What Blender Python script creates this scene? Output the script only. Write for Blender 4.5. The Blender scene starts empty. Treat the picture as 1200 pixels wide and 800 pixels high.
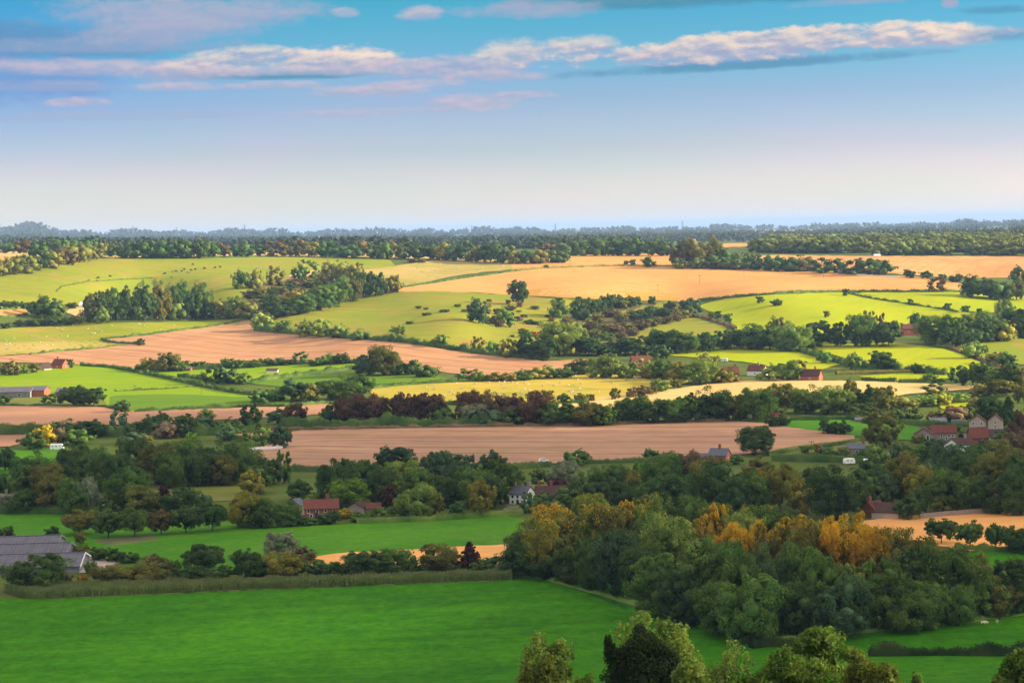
import bpy, bmesh, math, random
import numpy as np
from mathutils import Vector, Matrix
from mathutils.geometry import delaunay_2d_cdt

# ------------------------------------------------------------------ scene, camera
S = bpy.context.scene
COL = S.collection
W0, H0, F = 1200.0, 800.0, 2400.0
CAMZ = 100.0
PITCH, ROLL = math.radians(3.17), math.radians(-1.32)
cam_d = bpy.data.cameras.new('camera')
cam = bpy.data.objects.new('camera', cam_d)
COL.objects.link(cam)
cam_d.sensor_width = 36.0
cam_d.lens = F / W0 * 36.0
cam_d.clip_start = 1.0
cam_d.clip_end = 400000.0
RM = Matrix.Rotation(math.pi/2 - PITCH, 3, 'X') @ Matrix.Rotation(ROLL, 3, 'Z')
cam.matrix_world = Matrix.Translation((0, 0, CAMZ)) @ RM.to_4x4()
S.camera = cam

# ------------------------------------------------------------------ light
SUN_AZ, SUN_EL = math.radians(88), math.radians(19)
SUN_STRENGTH, SKY_STRENGTH, EXPOSURE = 5.0, 0.10, 1.3
SD = Vector((math.sin(SUN_AZ)*math.cos(SUN_EL), math.cos(SUN_AZ)*math.cos(SUN_EL), math.sin(SUN_EL)))
sun_d = bpy.data.lights.new('sun', 'SUN')
sun_d.energy = SUN_STRENGTH
sun_d.angle = math.radians(0.5)
sun_d.color = (1.0, 0.85, 0.60)
sun = bpy.data.objects.new('sun', sun_d)
sun.rotation_euler = SD.to_track_quat('Z', 'Y').to_euler()
sun.location = SD * 3000
COL.objects.link(sun)

S.render.engine = 'CYCLES'
S.cycles.use_denoising = True
S.cycles.denoising_prefilter = 'NONE'
S.cycles.use_adaptive_sampling = False
S.cycles.max_bounces = 6
S.cycles.diffuse_bounces = 3
S.cycles.transmission_bounces = 4
S.cycles.volume_bounces = 0
S.cycles.transparent_max_bounces = 24
S.view_settings.view_transform = 'Standard'
S.view_settings.look = 'None'
S.view_settings.exposure = EXPOSURE
S.view_settings.gamma = 1.0
S.view_settings.use_curve_mapping = False


class NT:
    """small helper for writing node trees"""
    def __init__(s, nt):
        s.nt = nt

    def n(s, t, **kw):
        nd = s.nt.nodes.new(t)
        for k, v in kw.items():
            setattr(nd, k, v)
        return nd

    def put(s, sock, v):
        if hasattr(v, 'is_linked') or isinstance(v, bpy.types.NodeSocket):
            s.nt.links.new(v, sock)
        else:
            sock.default_value = v

    def m(s, op, a, b=0.0, c=None, clamp=False):
        nd = s.n('ShaderNodeMath', operation=op, use_clamp=clamp)
        s.put(nd.inputs[0], a)
        s.put(nd.inputs[1], b)
        if c is not None:
            s.put(nd.inputs[2], c)
        return nd.outputs[0]

    def mix(s, f, a, b, blend='MIX'):
        nd = s.n('ShaderNodeMix', data_type='RGBA', blend_type=blend)
        s.put(nd.inputs[0], f)
        s.put(nd.inputs[6], a)
        s.put(nd.inputs[7], b)
        return nd.outputs[2]

    def noise(s, vec, scale, detail=3.0, rough=0.55, dist=0.0):
        nd = s.n('ShaderNodeTexNoise')
        s.put(nd.inputs['Vector'], vec)
        nd.inputs['Scale'].default_value = scale
        nd.inputs['Detail'].default_value = detail
        nd.inputs['Roughness'].default_value = rough
        nd.inputs['Distortion'].default_value = dist
        return nd.outputs[0]

    def smooth(s, v, a, b, lo=0.0, hi=1.0):
        nd = s.n('ShaderNodeMapRange', interpolation_type='SMOOTHSTEP')
        s.put(nd.inputs[0], v)
        for i, q in enumerate((a, b, lo, hi)):
            s.put(nd.inputs[1+i], q)
        return nd.outputs[0]

    def lin(s, v, a, b, lo=0.0, hi=1.0):
        nd = s.n('ShaderNodeMapRange')
        s.put(nd.inputs[0], v)
        for i, q in enumerate((a, b, lo, hi)):
            s.put(nd.inputs[1+i], q)
        return nd.outputs[0]

    def ramp(s, f, stops, interp='LINEAR'):
        nd = s.n('ShaderNodeValToRGB')
        cr = nd.color_ramp
        cr.interpolation = interp
        while len(cr.elements) < len(stops):
            cr.elements.new(0.5)
        for e, (p, c) in zip(cr.elements, stops):
            e.position = p
            e.color = (c[0], c[1], c[2], 1)
        s.put(nd.inputs[0], f)
        return nd.outputs[0]

    def xyz(s, x, y, z):
        nd = s.n('ShaderNodeCombineXYZ')
        for i, q in enumerate((x, y, z)):
            s.put(nd.inputs[i], q)
        return nd.outputs[0]


def make_world():
    w = bpy.data.worlds.new('World')
    S.world = w
    w.use_nodes = True
    nt = w.node_tree
    k = NT(nt)
    bg = nt.nodes['Background']
    sk = k.n('ShaderNodeTexSky', sky_type='NISHITA')
    sk.sun_disc = False
    sk.sun_elevation = SUN_EL
    sk.sun_rotation = SUN_AZ
    sk.altitude = 150
    tc = k.n('ShaderNodeTexCoord')
    sep = k.n('ShaderNodeSeparateXYZ')
    nt.links.new(tc.outputs['Generated'], sep.inputs[0])
    x, y, z = sep.outputs
    # the air thickens to a pale band low down, and the upper air is a clear turquoise
    zc = k.m('MAXIMUM', z, 0.004)
    nt.links.new(k.xyz(x, y, zc), sk.inputs[0])
    el = k.m('MULTIPLY', k.m('ARCSINE', z), 2400.0)      # degrees of elevation * 41.9
    az = k.m('MULTIPLY', k.m('ARCTAN2', x, y), 2400.0)
    vec = k.xyz(az, el, 0.0)
    e01 = k.m('POWER', k.m('MULTIPLY', k.m('MAXIMUM', el, 0.0), 1/3770.0), 0.5)
    def p(v):
        return math.sqrt(v/3770.0)
    tint = k.ramp(e01, [
        (0.0, SKY0), (p(20), SKY1), (p(90), SKY2), (p(150), SKY3), (p(205), SKY4), (p(270), SKY5), (p(900), SKY6), (1.0, SKY7)])
    base = k.mix(1.0, sk.outputs[0], tint, 'MULTIPLY')
    # broad blotchy tone drift in the haze layers
    drift = k.noise(k.xyz(k.m('MULTIPLY', az, 0.002), k.m('MULTIPLY', el, 0.009), 3.0), 1.0, 3.0)
    base = k.mix(k.smooth(drift, 0.40, 0.68, 0.0, 0.75), base, k.mix(1.0, base, (1.16, 0.97, 1.06, 1), 'MULTIPLY'))
    # deeper blue away from the sun
    base = k.mix(k.m('MULTIPLY', k.smooth(az, -150.0, -650.0), k.smooth(el, 60.0, 190.0)), base,
                 k.mix(1.0, base, (0.80, 0.86, 1.06, 1), 'MULTIPLY'))
    wx = k.noise(k.xyz(k.m('MULTIPLY', az, 0.011), k.m('MULTIPLY', el, 0.034), 0.0), 1.0, 5.0, 0.62)
    wl = k.noise(k.xyz(k.m('MULTIPLY', k.m('ADD', az, 5.0), 0.011), k.m('MULTIPLY', k.m('ADD', el, 4.5), 0.034), 0.0), 1.0, 5.0, 0.62)
    fine = k.noise(k.xyz(k.m('MULTIPLY', az, 0.04), k.m('MULTIPLY', el, 0.075), 5.0), 1.0, 4.0, 0.6)
    relief = k.m('SUBTRACT', wx, wl)
    col = base
    for (cx, cy, hw, hh, op, lit, shade, tilt) in CLOUDS:
        # cx, cy, hw, hh in 1/41.9 degree: azimuth, elevation, half sizes
        dx = k.m('DIVIDE', k.m('SUBTRACT', az, cx), hw)
        dy0 = k.m('SUBTRACT', k.m('SUBTRACT', el, cy), k.m('MULTIPLY', k.m('SUBTRACT', az, cx), tilt))
        dy = k.m('DIVIDE', dy0, hh)
        # flatter undersides
        dyf = k.m('MULTIPLY', dy, k.lin(dy, -0.2, 0.2, 1.35, 1.0))
        d2 = k.m('ADD', k.m('POWER', k.m('ABSOLUTE', dx), 2.4), k.m('MULTIPLY', dyf, dyf))
        d = k.m('SUBTRACT', 1.0, d2)
        dn = k.m('ADD', d, k.m('ADD', k.m('MULTIPLY', k.m('SUBTRACT', wx, 0.5), 3.4), k.m('MULTIPLY', k.m('SUBTRACT', fine, 0.5), 2.0)))
        dens = k.m('MULTIPLY', k.smooth(dn, -0.1 if op >= .9 else -0.9, 0.7 if op >= .9 else 1.0), op)
        top = k.m('ADD', k.m('ADD', k.m('MULTIPLY', dy, 0.42), 0.42),
                  k.m('ADD', k.m('MULTIPLY', relief, 3.2), k.m('MULTIPLY', k.m('SUBTRACT', fine, 0.5), 0.9)))
        cc = k.mix(k.smooth(top, 0.0, 1.0), shade + (1,), lit + (1,))
        col = k.mix(dens, col, cc)
    # broken sunlit cloud added higher up, out of the picture, for whiter light
    zz = k.m('MAXIMUM', z, 0.05)
    cv = k.noise(k.xyz(k.m('DIVIDE', x, zz), k.m('DIVIDE', y, zz), 2.0), 1.1, 5.0, 0.6)
    cover = k.m('MULTIPLY', k.smooth(cv, 0.40, 0.58), k.smooth(el, 330.0, 700.0))
    col = k.mix(cover, col, k.mix(k.smooth(cv, 0.5, 0.75), (8.2, 7.4, 6.4, 1), (6.0, 5.6, 5.1, 1)))
    nt.links.new(col, bg.inputs[0])
    bg.inputs[1].default_value = SKY_STRENGTH


# tint of the sky at heights 0, .5, 2, 3.6, 4.9, 6.4, 21 and 90 degrees; cloud colours are divided by SKY_STRENGTH
SKY0 = (1.90, 1.65, 1.45)
SKY1 = (1.10, 1.12, 1.40)
SKY2 = (0.54, 0.61, 0.92)
SKY3 = (0.34, 0.47, 0.78)
SKY4 = (0.18, 0.46, 0.68)
SKY5 = (0.08, 0.43, 0.60)
SKY6 = (0.40, 0.62, 0.66)
SKY7 = (0.95, 0.92, 0.75)
CREAM, PINK = (3.6, 3.0, 2.55), (2.75, 2.25, 2.5)
LAV, LAV2 = (1.75, 1.85, 2.45), (1.5, 1.7, 2.45)
TEAL, SLATE = (0.30, 1.15, 1.75), (0.5, 1.15, 2.1)


def cl(px, py, hw, hh, op, lit, shade, tilt=0.0):
    return (px-600.0, (267.0 - (px-600)*0.023) - py, hw, hh, op, lit, shade, tilt)


CLOUDS = [
    cl(60, 60, 190, 24, .8, SLATE, SLATE), cl(10, 105, 130, 30, .6, (0.75, 1.25, 2.6), (0.6, 1.1, 2.5)),
    cl(845, 2, 230, 12, .85, (0.55, 1.3, 1.75), TEAL, .01), cl(330, 92, 110, 5, .8, SLATE, TEAL), cl(880, 79, 190, 7, .75, SLATE, TEAL, .03),
    cl(230, 24, 150, 22, .88, LAV, LAV2), cl(200, 45, 95, 17, .7, LAV, LAV2), cl(210, 1, 130, 9, .9, CREAM, LAV),
    cl(120, 86, 150, 10, .7, PINK, LAV2, -.02), cl(232, 90, 70, 13, .8, PINK, LAV2), cl(60, 108, 90, 7, .5, LAV, LAV2), cl(105, 125, 34, 6, .85, PINK, LAV), cl(230, 106, 60, 6, .7, PINK, LAV),
    cl(150, 60, 130, 10, .5, LAV, LAV2), cl(290, 74, 70, 12, .86, CREAM, LAV2, .05), cl(415, 72, 92, 17, .93, CREAM, LAV2), cl(425, 68, 40, 9, .8, (4.0, 3.2, 2.6), LAV), cl(515, 84, 95, 13, .8, PINK, LAV2),
    cl(612, 66, 40, 15, .8, CREAM, LAV), cl(585, 92, 55, 7, .7, PINK, LAV), cl(437, 110, 60, 8, .8, PINK, LAV), cl(330, 103, 60, 5, .7, PINK, LAV), cl(360, 86, 120, 6, .6, PINK, LAV),
    cl(560, 122, 48, 10, .7, PINK, LAV), cl(440, 134, 110, 5, .5, PINK, LAV), cl(615, 113, 40, 5, .7, PINK, LAV), cl(150, 140, 150, 6, .4, LAV, LAV2), cl(500, 100, 60, 5, .6, PINK, LAV),
    cl(690, 58, 44, 12, .85, CREAM, LAV2), cl(900, 59, 265, 20, .97, CREAM, LAV2, .035), cl(1075, 50, 95, 15, .8, (4.0, 3.25, 2.6), LAV, -.03),
    cl(620, 16, 80, 11, .75, LAV, LAV2), cl(503, 20, 24, 9, .8, PINK, LAV), cl(415, 20, 15, 6, .6, PINK, LAV), cl(1030, 6, 90, 6, .7, LAV, LAV2, .05),
    cl(1110, 12, 12, 9, .95, LAV, LAV2), cl(1180, 50, 50, 9, .6, LAV2, SLATE), cl(1160, 22, 36, 5, .6, SLATE, TEAL),
    cl(330, -70, 300, 40, .9, CREAM, LAV2), cl(1100, -110, 320, 45, .9, CREAM, LAV2), cl(1700, -20, 330, 30, .9, CREAM, LAV2),
    cl(-500, 20, 330, 34, .9, CREAM, LAV2), cl(-1400, -60, 420, 50, .9, CREAM, LAV2), cl(2600, -90, 420, 50, .9, CREAM, LAV2),
]
make_world()

# ------------------------------------------------------------------ the lie of the land
# distance of the ground against slope under eye level, along three sight lines (left, middle, right)
KL = [(-5, 13000), (-1, 9500), (4, 6600), (9, 4300), (15, 2650), (22, 2300), (44, 2080), (74, 1880), (99, 1740), (125, 1620), (160, 1430), (200, 1190)]
KC = [(4.5, 15000), (8, 11000), (13, 7600), (20, 4700), (27, 2850), (34, 2480), (46, 2300), (62, 2120), (84, 1960), (113, 1800), (150, 1540), (200, 1195)]
KR = [(8.5, 14500), (11, 10500), (16, 7200), (24, 4600), (34, 3000), (50, 2450), (66, 2220), (87, 2020), (108, 1850), (130, 1700), (165, 1430), (205, 1165)]
KT = [(260, 922), (330, 725), (413, 572), (480, 494), (533, 438), (575, 375), (640, 270), (690, 190), (715, 120), (790, 60), (900, 24), (1300, 6)]
UG = np.arange(-800.0, 801.0, 10.0)
VG = np.concatenate([np.arange(-10, 60, 0.5), np.arange(60, 300, 1.0), np.arange(300, 1301, 4.0)])


def pchip(xk, yk, x):
    h = np.diff(xk)
    dl = np.diff(yk)/h
    m = np.zeros_like(yk)
    w1, w2 = 2*h[1:]+h[:-1], h[1:]+2*h[:-1]
    ok = dl[:-1]*dl[1:] > 0
    m[1:-1][ok] = ((w1+w2)[ok])/(w1[ok]/dl[:-1][ok]+w2[ok]/dl[1:][ok])
    m[0], m[-1] = dl[0], dl[-1]
    i = np.clip(np.searchsorted(xk, x)-1, 0, len(xk)-2)
    t = (x-xk[i])/h[i]
    r = (2*t**3-3*t**2+1)*yk[i]+(t**3-2*t**2+t)*h[i]*m[i]+(-2*t**3+3*t**2)*yk[i+1]+(t**3-t**2)*h[i]*m[i+1]
    r = np.where(x < xk[0], yk[0]+m[0]*(x-xk[0]), r)
    return np.where(x > xk[-1], yk[-1], r)


def vcrest(u):
    a = np.clip(u/600.0, -1.3, 1.3)
    return -5*a*(a-1)/2+4.5*(1-a*a)+8.5*a*(a+1)/2


LUT = np.zeros((len(UG), len(VG)))
for i_, u_ in enumerate(UG):
    a_ = np.clip(u_/600.0, -1.15, 1.15)
    lw = (a_*(a_-1)/2, 1-a_*a_, a_*(a_+1)/2)
    vk = [sum(q*k[0] for q, k in zip(lw, t)) for t in zip(KL, KC, KR)] + [k[0] for k in KT]
    yk = [math.exp(sum(q*math.log(k[1]) for q, k in zip(lw, t))) for t in zip(KL, KC, KR)] + [k[1] for k in KT]
    LUT[i_] = pchip(np.array(vk, float), np.log(np.array(yk, float)), VG)
    g = lambda uc, vc, su, sv, am: am*np.exp(-((u_-uc)/su)**2/2-((VG-vc)/sv)**2/2)
    LUT[i_] += g(-120, 124, 110, 24, -.06) + g(-385, 78, 90, 22, .05) + g(150, 100, 70, 20, .025) + g(380, 110, 120, 22, -.03)
    LUT[i_] += g(-10, 112, 26, 13, .020) + g(-75, 118, 30, 16, -.012) + g(60, 105, 22, 10, -.010) + g(-330, 62, 40, 12, -.018) + g(-430, 60, 40, 12, .016)
    LUT[i_] += 0.005*np.sin(u_/37.0+VG/9.0)*np.exp(-((VG-95)/50)**2)
    LUT[i_] += (0.011*np.sin(u_/58.0+VG/23.0+1.0)+0.010*np.sin(u_/31.0-VG/17.0))*np.exp(-((VG-90)/45)**2)


def ground_yv(u, v):
    """forward distance of the ground along sight line (u, v)"""
    u = np.clip(u, UG[0], UG[-1]-1e-6)
    v = np.clip(v, VG[0], VG[-1]-1e-6)
    i = np.clip(((u-UG[0])/10.0).astype(int), 0, len(UG)-2)
    j = np.clip(np.searchsorted(VG, v, side='right')-1, 0, len(VG)-2)
    s, t = (u-UG[i])/10.0, (v-VG[j])/(VG[j+1]-VG[j])
    return np.exp((1-s)*((1-t)*LUT[i, j]+t*LUT[i, j+1])+s*((1-t)*LUT[i+1, j]+t*LUT[i+1, j+1]))


def land(u, v, dz=0.0):
    u, v = np.asarray(u, float), np.asarray(v, float)
    y = ground_yv(u, v)
    z = CAMZ-y*v/F
    # a wooded knoll on the left skyline
    z = z + 44*np.exp(-((u+560)/26)**2/2-(np.log(y/12500)/.14)**2/2)
    return np.stack([y*u/F, y, z+dz], -1)


RMn = np.array([[RM[r][c] for c in range(3)] for r in range(3)])


def uv(x, y):
    d = np.stack([np.asarray(x, float)-600, -(np.asarray(y, float)-400), np.full(np.shape(x), -F)], -1) @ RMn.T
    return d[..., 0]/d[..., 1]*F, -d[..., 2]/d[..., 1]*F


def P(x, y, dz=0.0):
    u, v = uv(np.array([x]), np.array([y]))
    return Vector(land(u, v, dz)[0])


def scale_at(p):
    return p.y/F                       # metres per picture element at that place


# ------------------------------------------------------------------ materials
def new_mat(name):
    m = bpy.data.materials.new(name)
    m.use_nodes = True
    k = NT(m.node_tree)
    b = m.node_tree.nodes['Principled BSDF']
    b.inputs['Roughness'].default_value = 0.9
    b.inputs['Specular IOR Level'].default_value = 0.03
    return m, k, b


def plain(name, c, rough=0.8, var=0.12, scale=0.8, spec=0.2, metal=0.0):
    m, k, b = new_mat(name)
    tc = k.n('ShaderNodeTexCoord')
    nz = k.noise(tc.outputs['Object'], scale, 4.0, 0.6)
    f = k.lin(nz, 0.25, 0.75, 1-var, 1+var)
    k.nt.links.new(k.mix(1.0, tuple(c)+(1,), k.xyz(f, f, f), 'MULTIPLY'), b.inputs['Base Color'])
    b.inputs['Roughness'].default_value = rough
    b.inputs['Specular IOR Level'].default_value = spec
    b.inputs['Metallic'].default_value = metal
    return m


def land_mat(name, c1, c2, big=0.012, small=0.12, ang=0.0, period=0.0, line=0.0, wob=6.0, streak=0.0, c3=None, c3amt=0.0, bump=0.0, fine=0.0):
    """crop or grass: patchy in two sizes, streaks and wheel lines along one bearing"""
    m, k, b = new_mat(name)
    geo = k.n('ShaderNodeNewGeometry')
    pos = geo.outputs['Position']
    sep = k.n('ShaderNodeSeparateXYZ')
    k.nt.links.new(pos, sep.inputs[0])
    x, y, z = sep.outputs
    flat = k.xyz(x, y, 0.0)
    n1 = k.noise(flat, big, 4.0, 0.6)
    n2 = k.noise(flat, small, 5.0, 0.65)
    f = k.m('ADD', k.m('MULTIPLY', n1, 0.6), k.m('MULTIPLY', n2, 0.4))
    c = k.mix(k.smooth(f, 0.36, 0.64), c1+(1,), c2+(1,))
    if c3 is not None:
        n3 = k.noise(k.m('ADD', 0, 0) if False else flat, big*1.7, 5.0, 0.7, 0.6)
        c = k.mix(k.m('MULTIPLY', k.smooth(n3, 0.52, 0.68), c3amt), c, c3+(1,))
    ca, sa = math.cos(ang), math.sin(ang)
    across = k.m('ADD', k.m('MULTIPLY', x, -sa), k.m('MULTIPLY', y, ca))
    along = k.m('ADD', k.m('MULTIPLY', x, ca), k.m('MULTIPLY', y, sa))
    wobn = k.noise(flat, 0.008, 2.0)
    acr = k.m('ADD', across, k.m('MULTIPLY', wobn, wob*4))
    if streak:
        ns = k.noise(k.xyz(k.m('MULTIPLY', acr, 0.16), k.m('MULTIPLY', along, 0.006), 1.0), 1.0, 4.0, 0.65)
        fs = k.lin(ns, 0.3, 0.7, 1-streak, 1+streak)
        c = k.mix(1.0, c, k.xyz(fs, fs, fs), 'MULTIPLY')
    if period:
        tri = k.m('PINGPONG', acr, period/2)
        ln = k.smooth(tri, 0.9, 2.3, 1-line, 1.0)
        brk = k.noise(flat, 0.02, 3.0)
        ln = k.m('MAXIMUM', ln, k.smooth(brk, 0.66, 0.54, 1.0, 0.0))
        c = k.mix(1.0, c, k.xyz(ln, ln, ln), 'MULTIPLY')
    if fine:
        nf = k.noise(k.xyz(k.m('MULTIPLY', x, 0.35), k.m('MULTIPLY', y, 0.30), 4.0), 1.0, 5.0, 0.75, 0.4)
        ff = k.lin(nf, 0.28, 0.72, 1-fine, 1+fine)
        c = k.mix(1.0, c, k.xyz(ff, ff, ff), 'MULTIPLY')
    k.nt.links.new(c, b.inputs['Base Color'])
    if bump:
        bp = k.n('ShaderNodeBump')
        bp.inputs['Strength'].default_value = bump
        bp.inputs['Distance'].default_value = 0.35
        hn = k.noise(k.xyz(k.m('MULTIPLY', x, 0.45), k.m('MULTIPLY', y, 0.8), 0.0), 1.0, 5.0, 0.7)
        k.nt.links.new(hn, bp.inputs['Height'])
        k.nt.links.new(bp.outputs[0], b.inputs['Normal'])
    return m


def foliage_mat(name, translucent=0.38):
    m, k, b = new_mat(name)
    nt = k.nt
    oi = k.n('ShaderNodeObjectInfo')
    tc = k.n('ShaderNodeTexCoord')
    geo = k.n('ShaderNodeNewGeometry')
    off = k.n('ShaderNodeVectorMath', operation='ADD')
    nt.links.new(tc.outputs['Object'], off.inputs[0])
    rr = k.m('MULTIPLY', oi.outputs['Random'], 40.0)
    nt.links.new(k.xyz(rr, rr, 0.0), off.inputs[1])
    ov = off.outputs[0]
    n1 = k.noise(ov, 3.2, 3.0)
    rnd = geo.outputs['Random Per Island']
    val = k.m('MULTIPLY', k.lin(n1, 0.3, 0.7, 0.66, 1.36), k.lin(rnd, 0, 1, 0.74, 1.28))
    hue = k.m('ADD', 0.5, k.m('ADD', k.m('MULTIPLY', k.m('SUBTRACT', rnd, 0.5), 0.035), k.m('MULTIPLY', k.m('SUBTRACT', n1, 0.5), -0.10)))
    hs = k.n('ShaderNodeHueSaturation')
    nt.links.new(hue, hs.inputs['Hue'])
    nt.links.new(val, hs.inputs['Value'])
    nt.links.new(oi.outputs['Color'], hs.inputs['Color'])
    # turning leaves: more of them high in the crown
    sep = k.n('ShaderNodeSeparateXYZ')
    nt.links.new(tc.outputs['Object'], sep.inputs[0])
    n2 = k.noise(ov, 7.0, 4.0, 0.65)
    turned = k.m('SUBTRACT', 1.0, oi.outputs['Alpha'])
    t = k.m('SUBTRACT', k.m('ADD', k.m('ADD', n2, k.m('MULTIPLY', sep.outputs[2], 0.75)), k.m('MULTIPLY', rnd, 0.55)),
            k.m('SUBTRACT', 2.05, k.m('MULTIPLY', turned, 1.12)))
    tf = k.m('MULTIPLY', k.smooth(t, 0.0, 0.42), k.m('GREATER_THAN', turned, 0.01))
    gold = k.mix(n1, (0.66, 0.28, 0.008, 1), (0.55, 0.40, 0.014, 1))
    c = k.mix(tf, hs.outputs[0], gold)
    nt.links.new(c, b.inputs['Base Color'])
    b.inputs['Roughness'].default_value = 0.75
    b.inputs['Specular IOR Level'].default_value = 0.12
    tr = k.n('ShaderNodeBsdfTranslucent')
    nt.links.new(k.mix(1.0, c, (1.05, 1.15, 0.5, 1), 'MULTIPLY'), tr.inputs[0])
    mx = k.n('ShaderNodeMixShader')
    mx.inputs[0].default_value = translucent
    nt.links.new(b.outputs[0], mx.inputs[1])
    nt.links.new(tr.outputs[0], mx.inputs[2])
    nt.links.new(mx.outputs[0], nt.nodes['Material Output'].inputs[0])
    return m


FOL = foliage_mat('foliage')
BARK = plain('bark', (0.085, 0.066, 0.048), 0.95, 0.4, 3.0)
# ------------------------------------------------------------------ mesh helpers


def mesh_np(name, verts, faces, mats, nside=4, smooth=False):
    """mesh from numpy arrays; faces is (n, nside)"""
    me = bpy.data.meshes.new(name)
    nv, nf = len(verts), len(faces)
    me.vertices.add(nv)
    me.vertices.foreach_set('co', np.asarray(verts, np.float32).ravel())
    me.loops.add(nf*nside)
    me.loops.foreach_set('vertex_index', np.asarray(faces, np.int32).ravel())
    me.polygons.add(nf)
    me.polygons.foreach_set('loop_start', np.arange(nf, dtype=np.int32)*nside)
    if smooth:
        me.polygons.foreach_set('use_smooth', np.ones(nf, dtype=bool))
    for m in mats:
        me.materials.append(m)
    me.update(calc_edges=True)
    me.validate()
    return me


def link(name, data, parent=None, loc=None, rotz=0.0, scale=None):
    o = bpy.data.objects.new(name, data)
    COL.objects.link(o)
    if parent is not None:
        o.parent = parent
    if loc is not None:
        o.location = loc
    if rotz:
        o.rotation_euler = (0, 0, rotz)
    if scale is not None:
        o.scale = scale
    return o


def tag(o, label, cat, group=None):
    o['label'] = label
    o['category'] = cat
    if group:
        o['group'] = group
    return o


class MB:
    """collects simple solids into one mesh"""
    def __init__(s):
        s.bm = bmesh.new()

    def poly(s, pts, mi=0):
        f = s.bm.faces.new([s.bm.verts.new(p) for p in pts])
        f.material_index = mi
        return f

    def box(s, x0, x1, y0, y1, z0, z1, mi=0):
        v = [s.bm.verts.new((x, y, z)) for z in (z0, z1) for x, y in ((x0, y0), (x1, y0), (x1, y1), (x0, y1))]
        for q in ((3, 2, 1, 0), (4, 5, 6, 7), (0, 1, 5, 4), (1, 2, 6, 5), (2, 3, 7, 6), (3, 0, 4, 7)):
            s.bm.faces.new([v[i] for i in q]).material_index = mi

    def prism(s, prof, y0, y1, mi=0):
        """profile of (x, z) run from y0 to y1"""
        a = [s.bm.verts.new((x, y0, z)) for x, z in prof]
        b = [s.bm.verts.new((x, y1, z)) for x, z in prof]
        n = len(prof)
        for i in range(n):
            s.bm.faces.new((a[i], a[(i+1) % n], b[(i+1) % n], b[i])).material_index = mi
        s.bm.faces.new(a[::-1]).material_index = mi
        s.bm.faces.new(b).material_index = mi

    def prism_x(s, prof, x0, x1, mi=0):
        """profile of (y, z) run from x0 to x1"""
        a = [s.bm.verts.new((x0, y, z)) for y, z in prof]
        b = [s.bm.verts.new((x1, y, z)) for y, z in prof]
        n = len(prof)
        for i in range(n):
            s.bm.faces.new((a[i], a[(i+1) % n], b[(i+1) % n], b[i])).material_index = mi
        s.bm.faces.new(a[::-1]).material_index = mi
        s.bm.faces.new(b).material_index = mi

    def tube(s, p, q, r0, r1, n=6, mi=0):
        p, q = Vector(p), Vector(q)
        d = (q-p).normalized()
        a = d.orthogonal().normalized()
        b = d.cross(a)
        ra = [s.bm.verts.new(p+(a*math.cos(t)+b*math.sin(t))*r0) for t in (2*math.pi*i/n for i in range(n))]
        rb = [s.bm.verts.new(q+(a*math.cos(t)+b*math.sin(t))*r1) for t in (2*math.pi*i/n for i in range(n))]
        for i in range(n):
            s.bm.faces.new((ra[i], ra[(i+1) % n], rb[(i+1) % n], rb[i])).material_index = mi
        s.bm.faces.new(ra[::-1]).material_index = mi
        s.bm.faces.new(rb).material_index = mi

    def ball(s, c, r, sub=2, mi=0):
        g = bmesh.ops.create_icosphere(s.bm, subdivisions=sub, radius=1.0)
        for v in g['verts']:
            v.co = Vector((v.co.x*r[0]+c[0], v.co.y*r[1]+c[1], v.co.z*r[2]+c[2]))
        for v in g['verts']:
            for f in v.link_faces:
                f.material_index = mi
                f.smooth = True

    def mesh(s, name, mats):
        bmesh.ops.recalc_face_normals(s.bm, faces=s.bm.faces)
        me = bpy.data.meshes.new(name)
        s.bm.to_mesh(me)
        s.bm.free()
        for m in (mats if isinstance(mats, (list, tuple)) else [mats]):
            me.materials.append(m)
        return me


# ------------------------------------------------------------------ ground, fields, sea
GRASS = land_mat('rough_grass', (0.062, 0.090, 0.016), (0.095, 0.125, 0.022), 0.02, 0.2, streak=0.1, c3=(0.12, 0.11, 0.035), c3amt=0.5)
us = np.concatenate([[-9000, -6000, -4000, -2600, -1800, -1300], np.arange(-1000, 1001, 16.0), [1300, 1800, 2600, 4000, 6000, 9000]])
vs = np.concatenate([np.linspace(0, 1, 14)**1.3, []])
rows = []
for u_ in us:
    vc = float(vcrest(np.clip(u_, -700, 700)))
    vv = np.concatenate([vc+(40-vc)*np.linspace(0, 1, 44)**1.25, np.arange(42, 300, 2.5), np.arange(300, 560, 5.0), np.arange(560, 1301, 12.0)])
    p = land(np.full(len(vv), u_), vv)
    p[:, 0] = p[:, 1]*u_/F
    far = np.array([[p[0, 0]*1.12, p[0, 1]*1.12, p[0, 2]-18], [p[0, 0]*1.3, p[0, 1]*1.3, p[0, 2]-60], [p[0, 0]*1.6, p[0, 1]*1.6, -25]])[::-1]
    near = np.array([[p[-1, 0]*1.0, -3, 97.5], [p[-1, 0]-0, -400, 99.0], [p[-1, 0]-0, -3000, 99.0]])
    near[0, 0], near[1, 0], near[2, 0] = p[-1, 0]*1.5, p[-1, 0]*60+u_*.02, p[-1, 0]*90+u_*.1
    rows.append(np.concatenate([far, p, near]))
gv = np.stack(rows)
nu, nv_, _ = gv.shape
ii, jj = np.meshgrid(np.arange(nu-1), np.arange(nv_-1), indexing='ij')
a_ = (ii*nv_+jj).ravel()
gf = np.stack([a_, a_+1, a_+nv_+1, a_+nv_], 1)
ground = link('ground', mesh_np('ground', gv.reshape(-1, 3), gf, [GRASS], 4, True))
ground['kind'] = 'structure'

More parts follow.
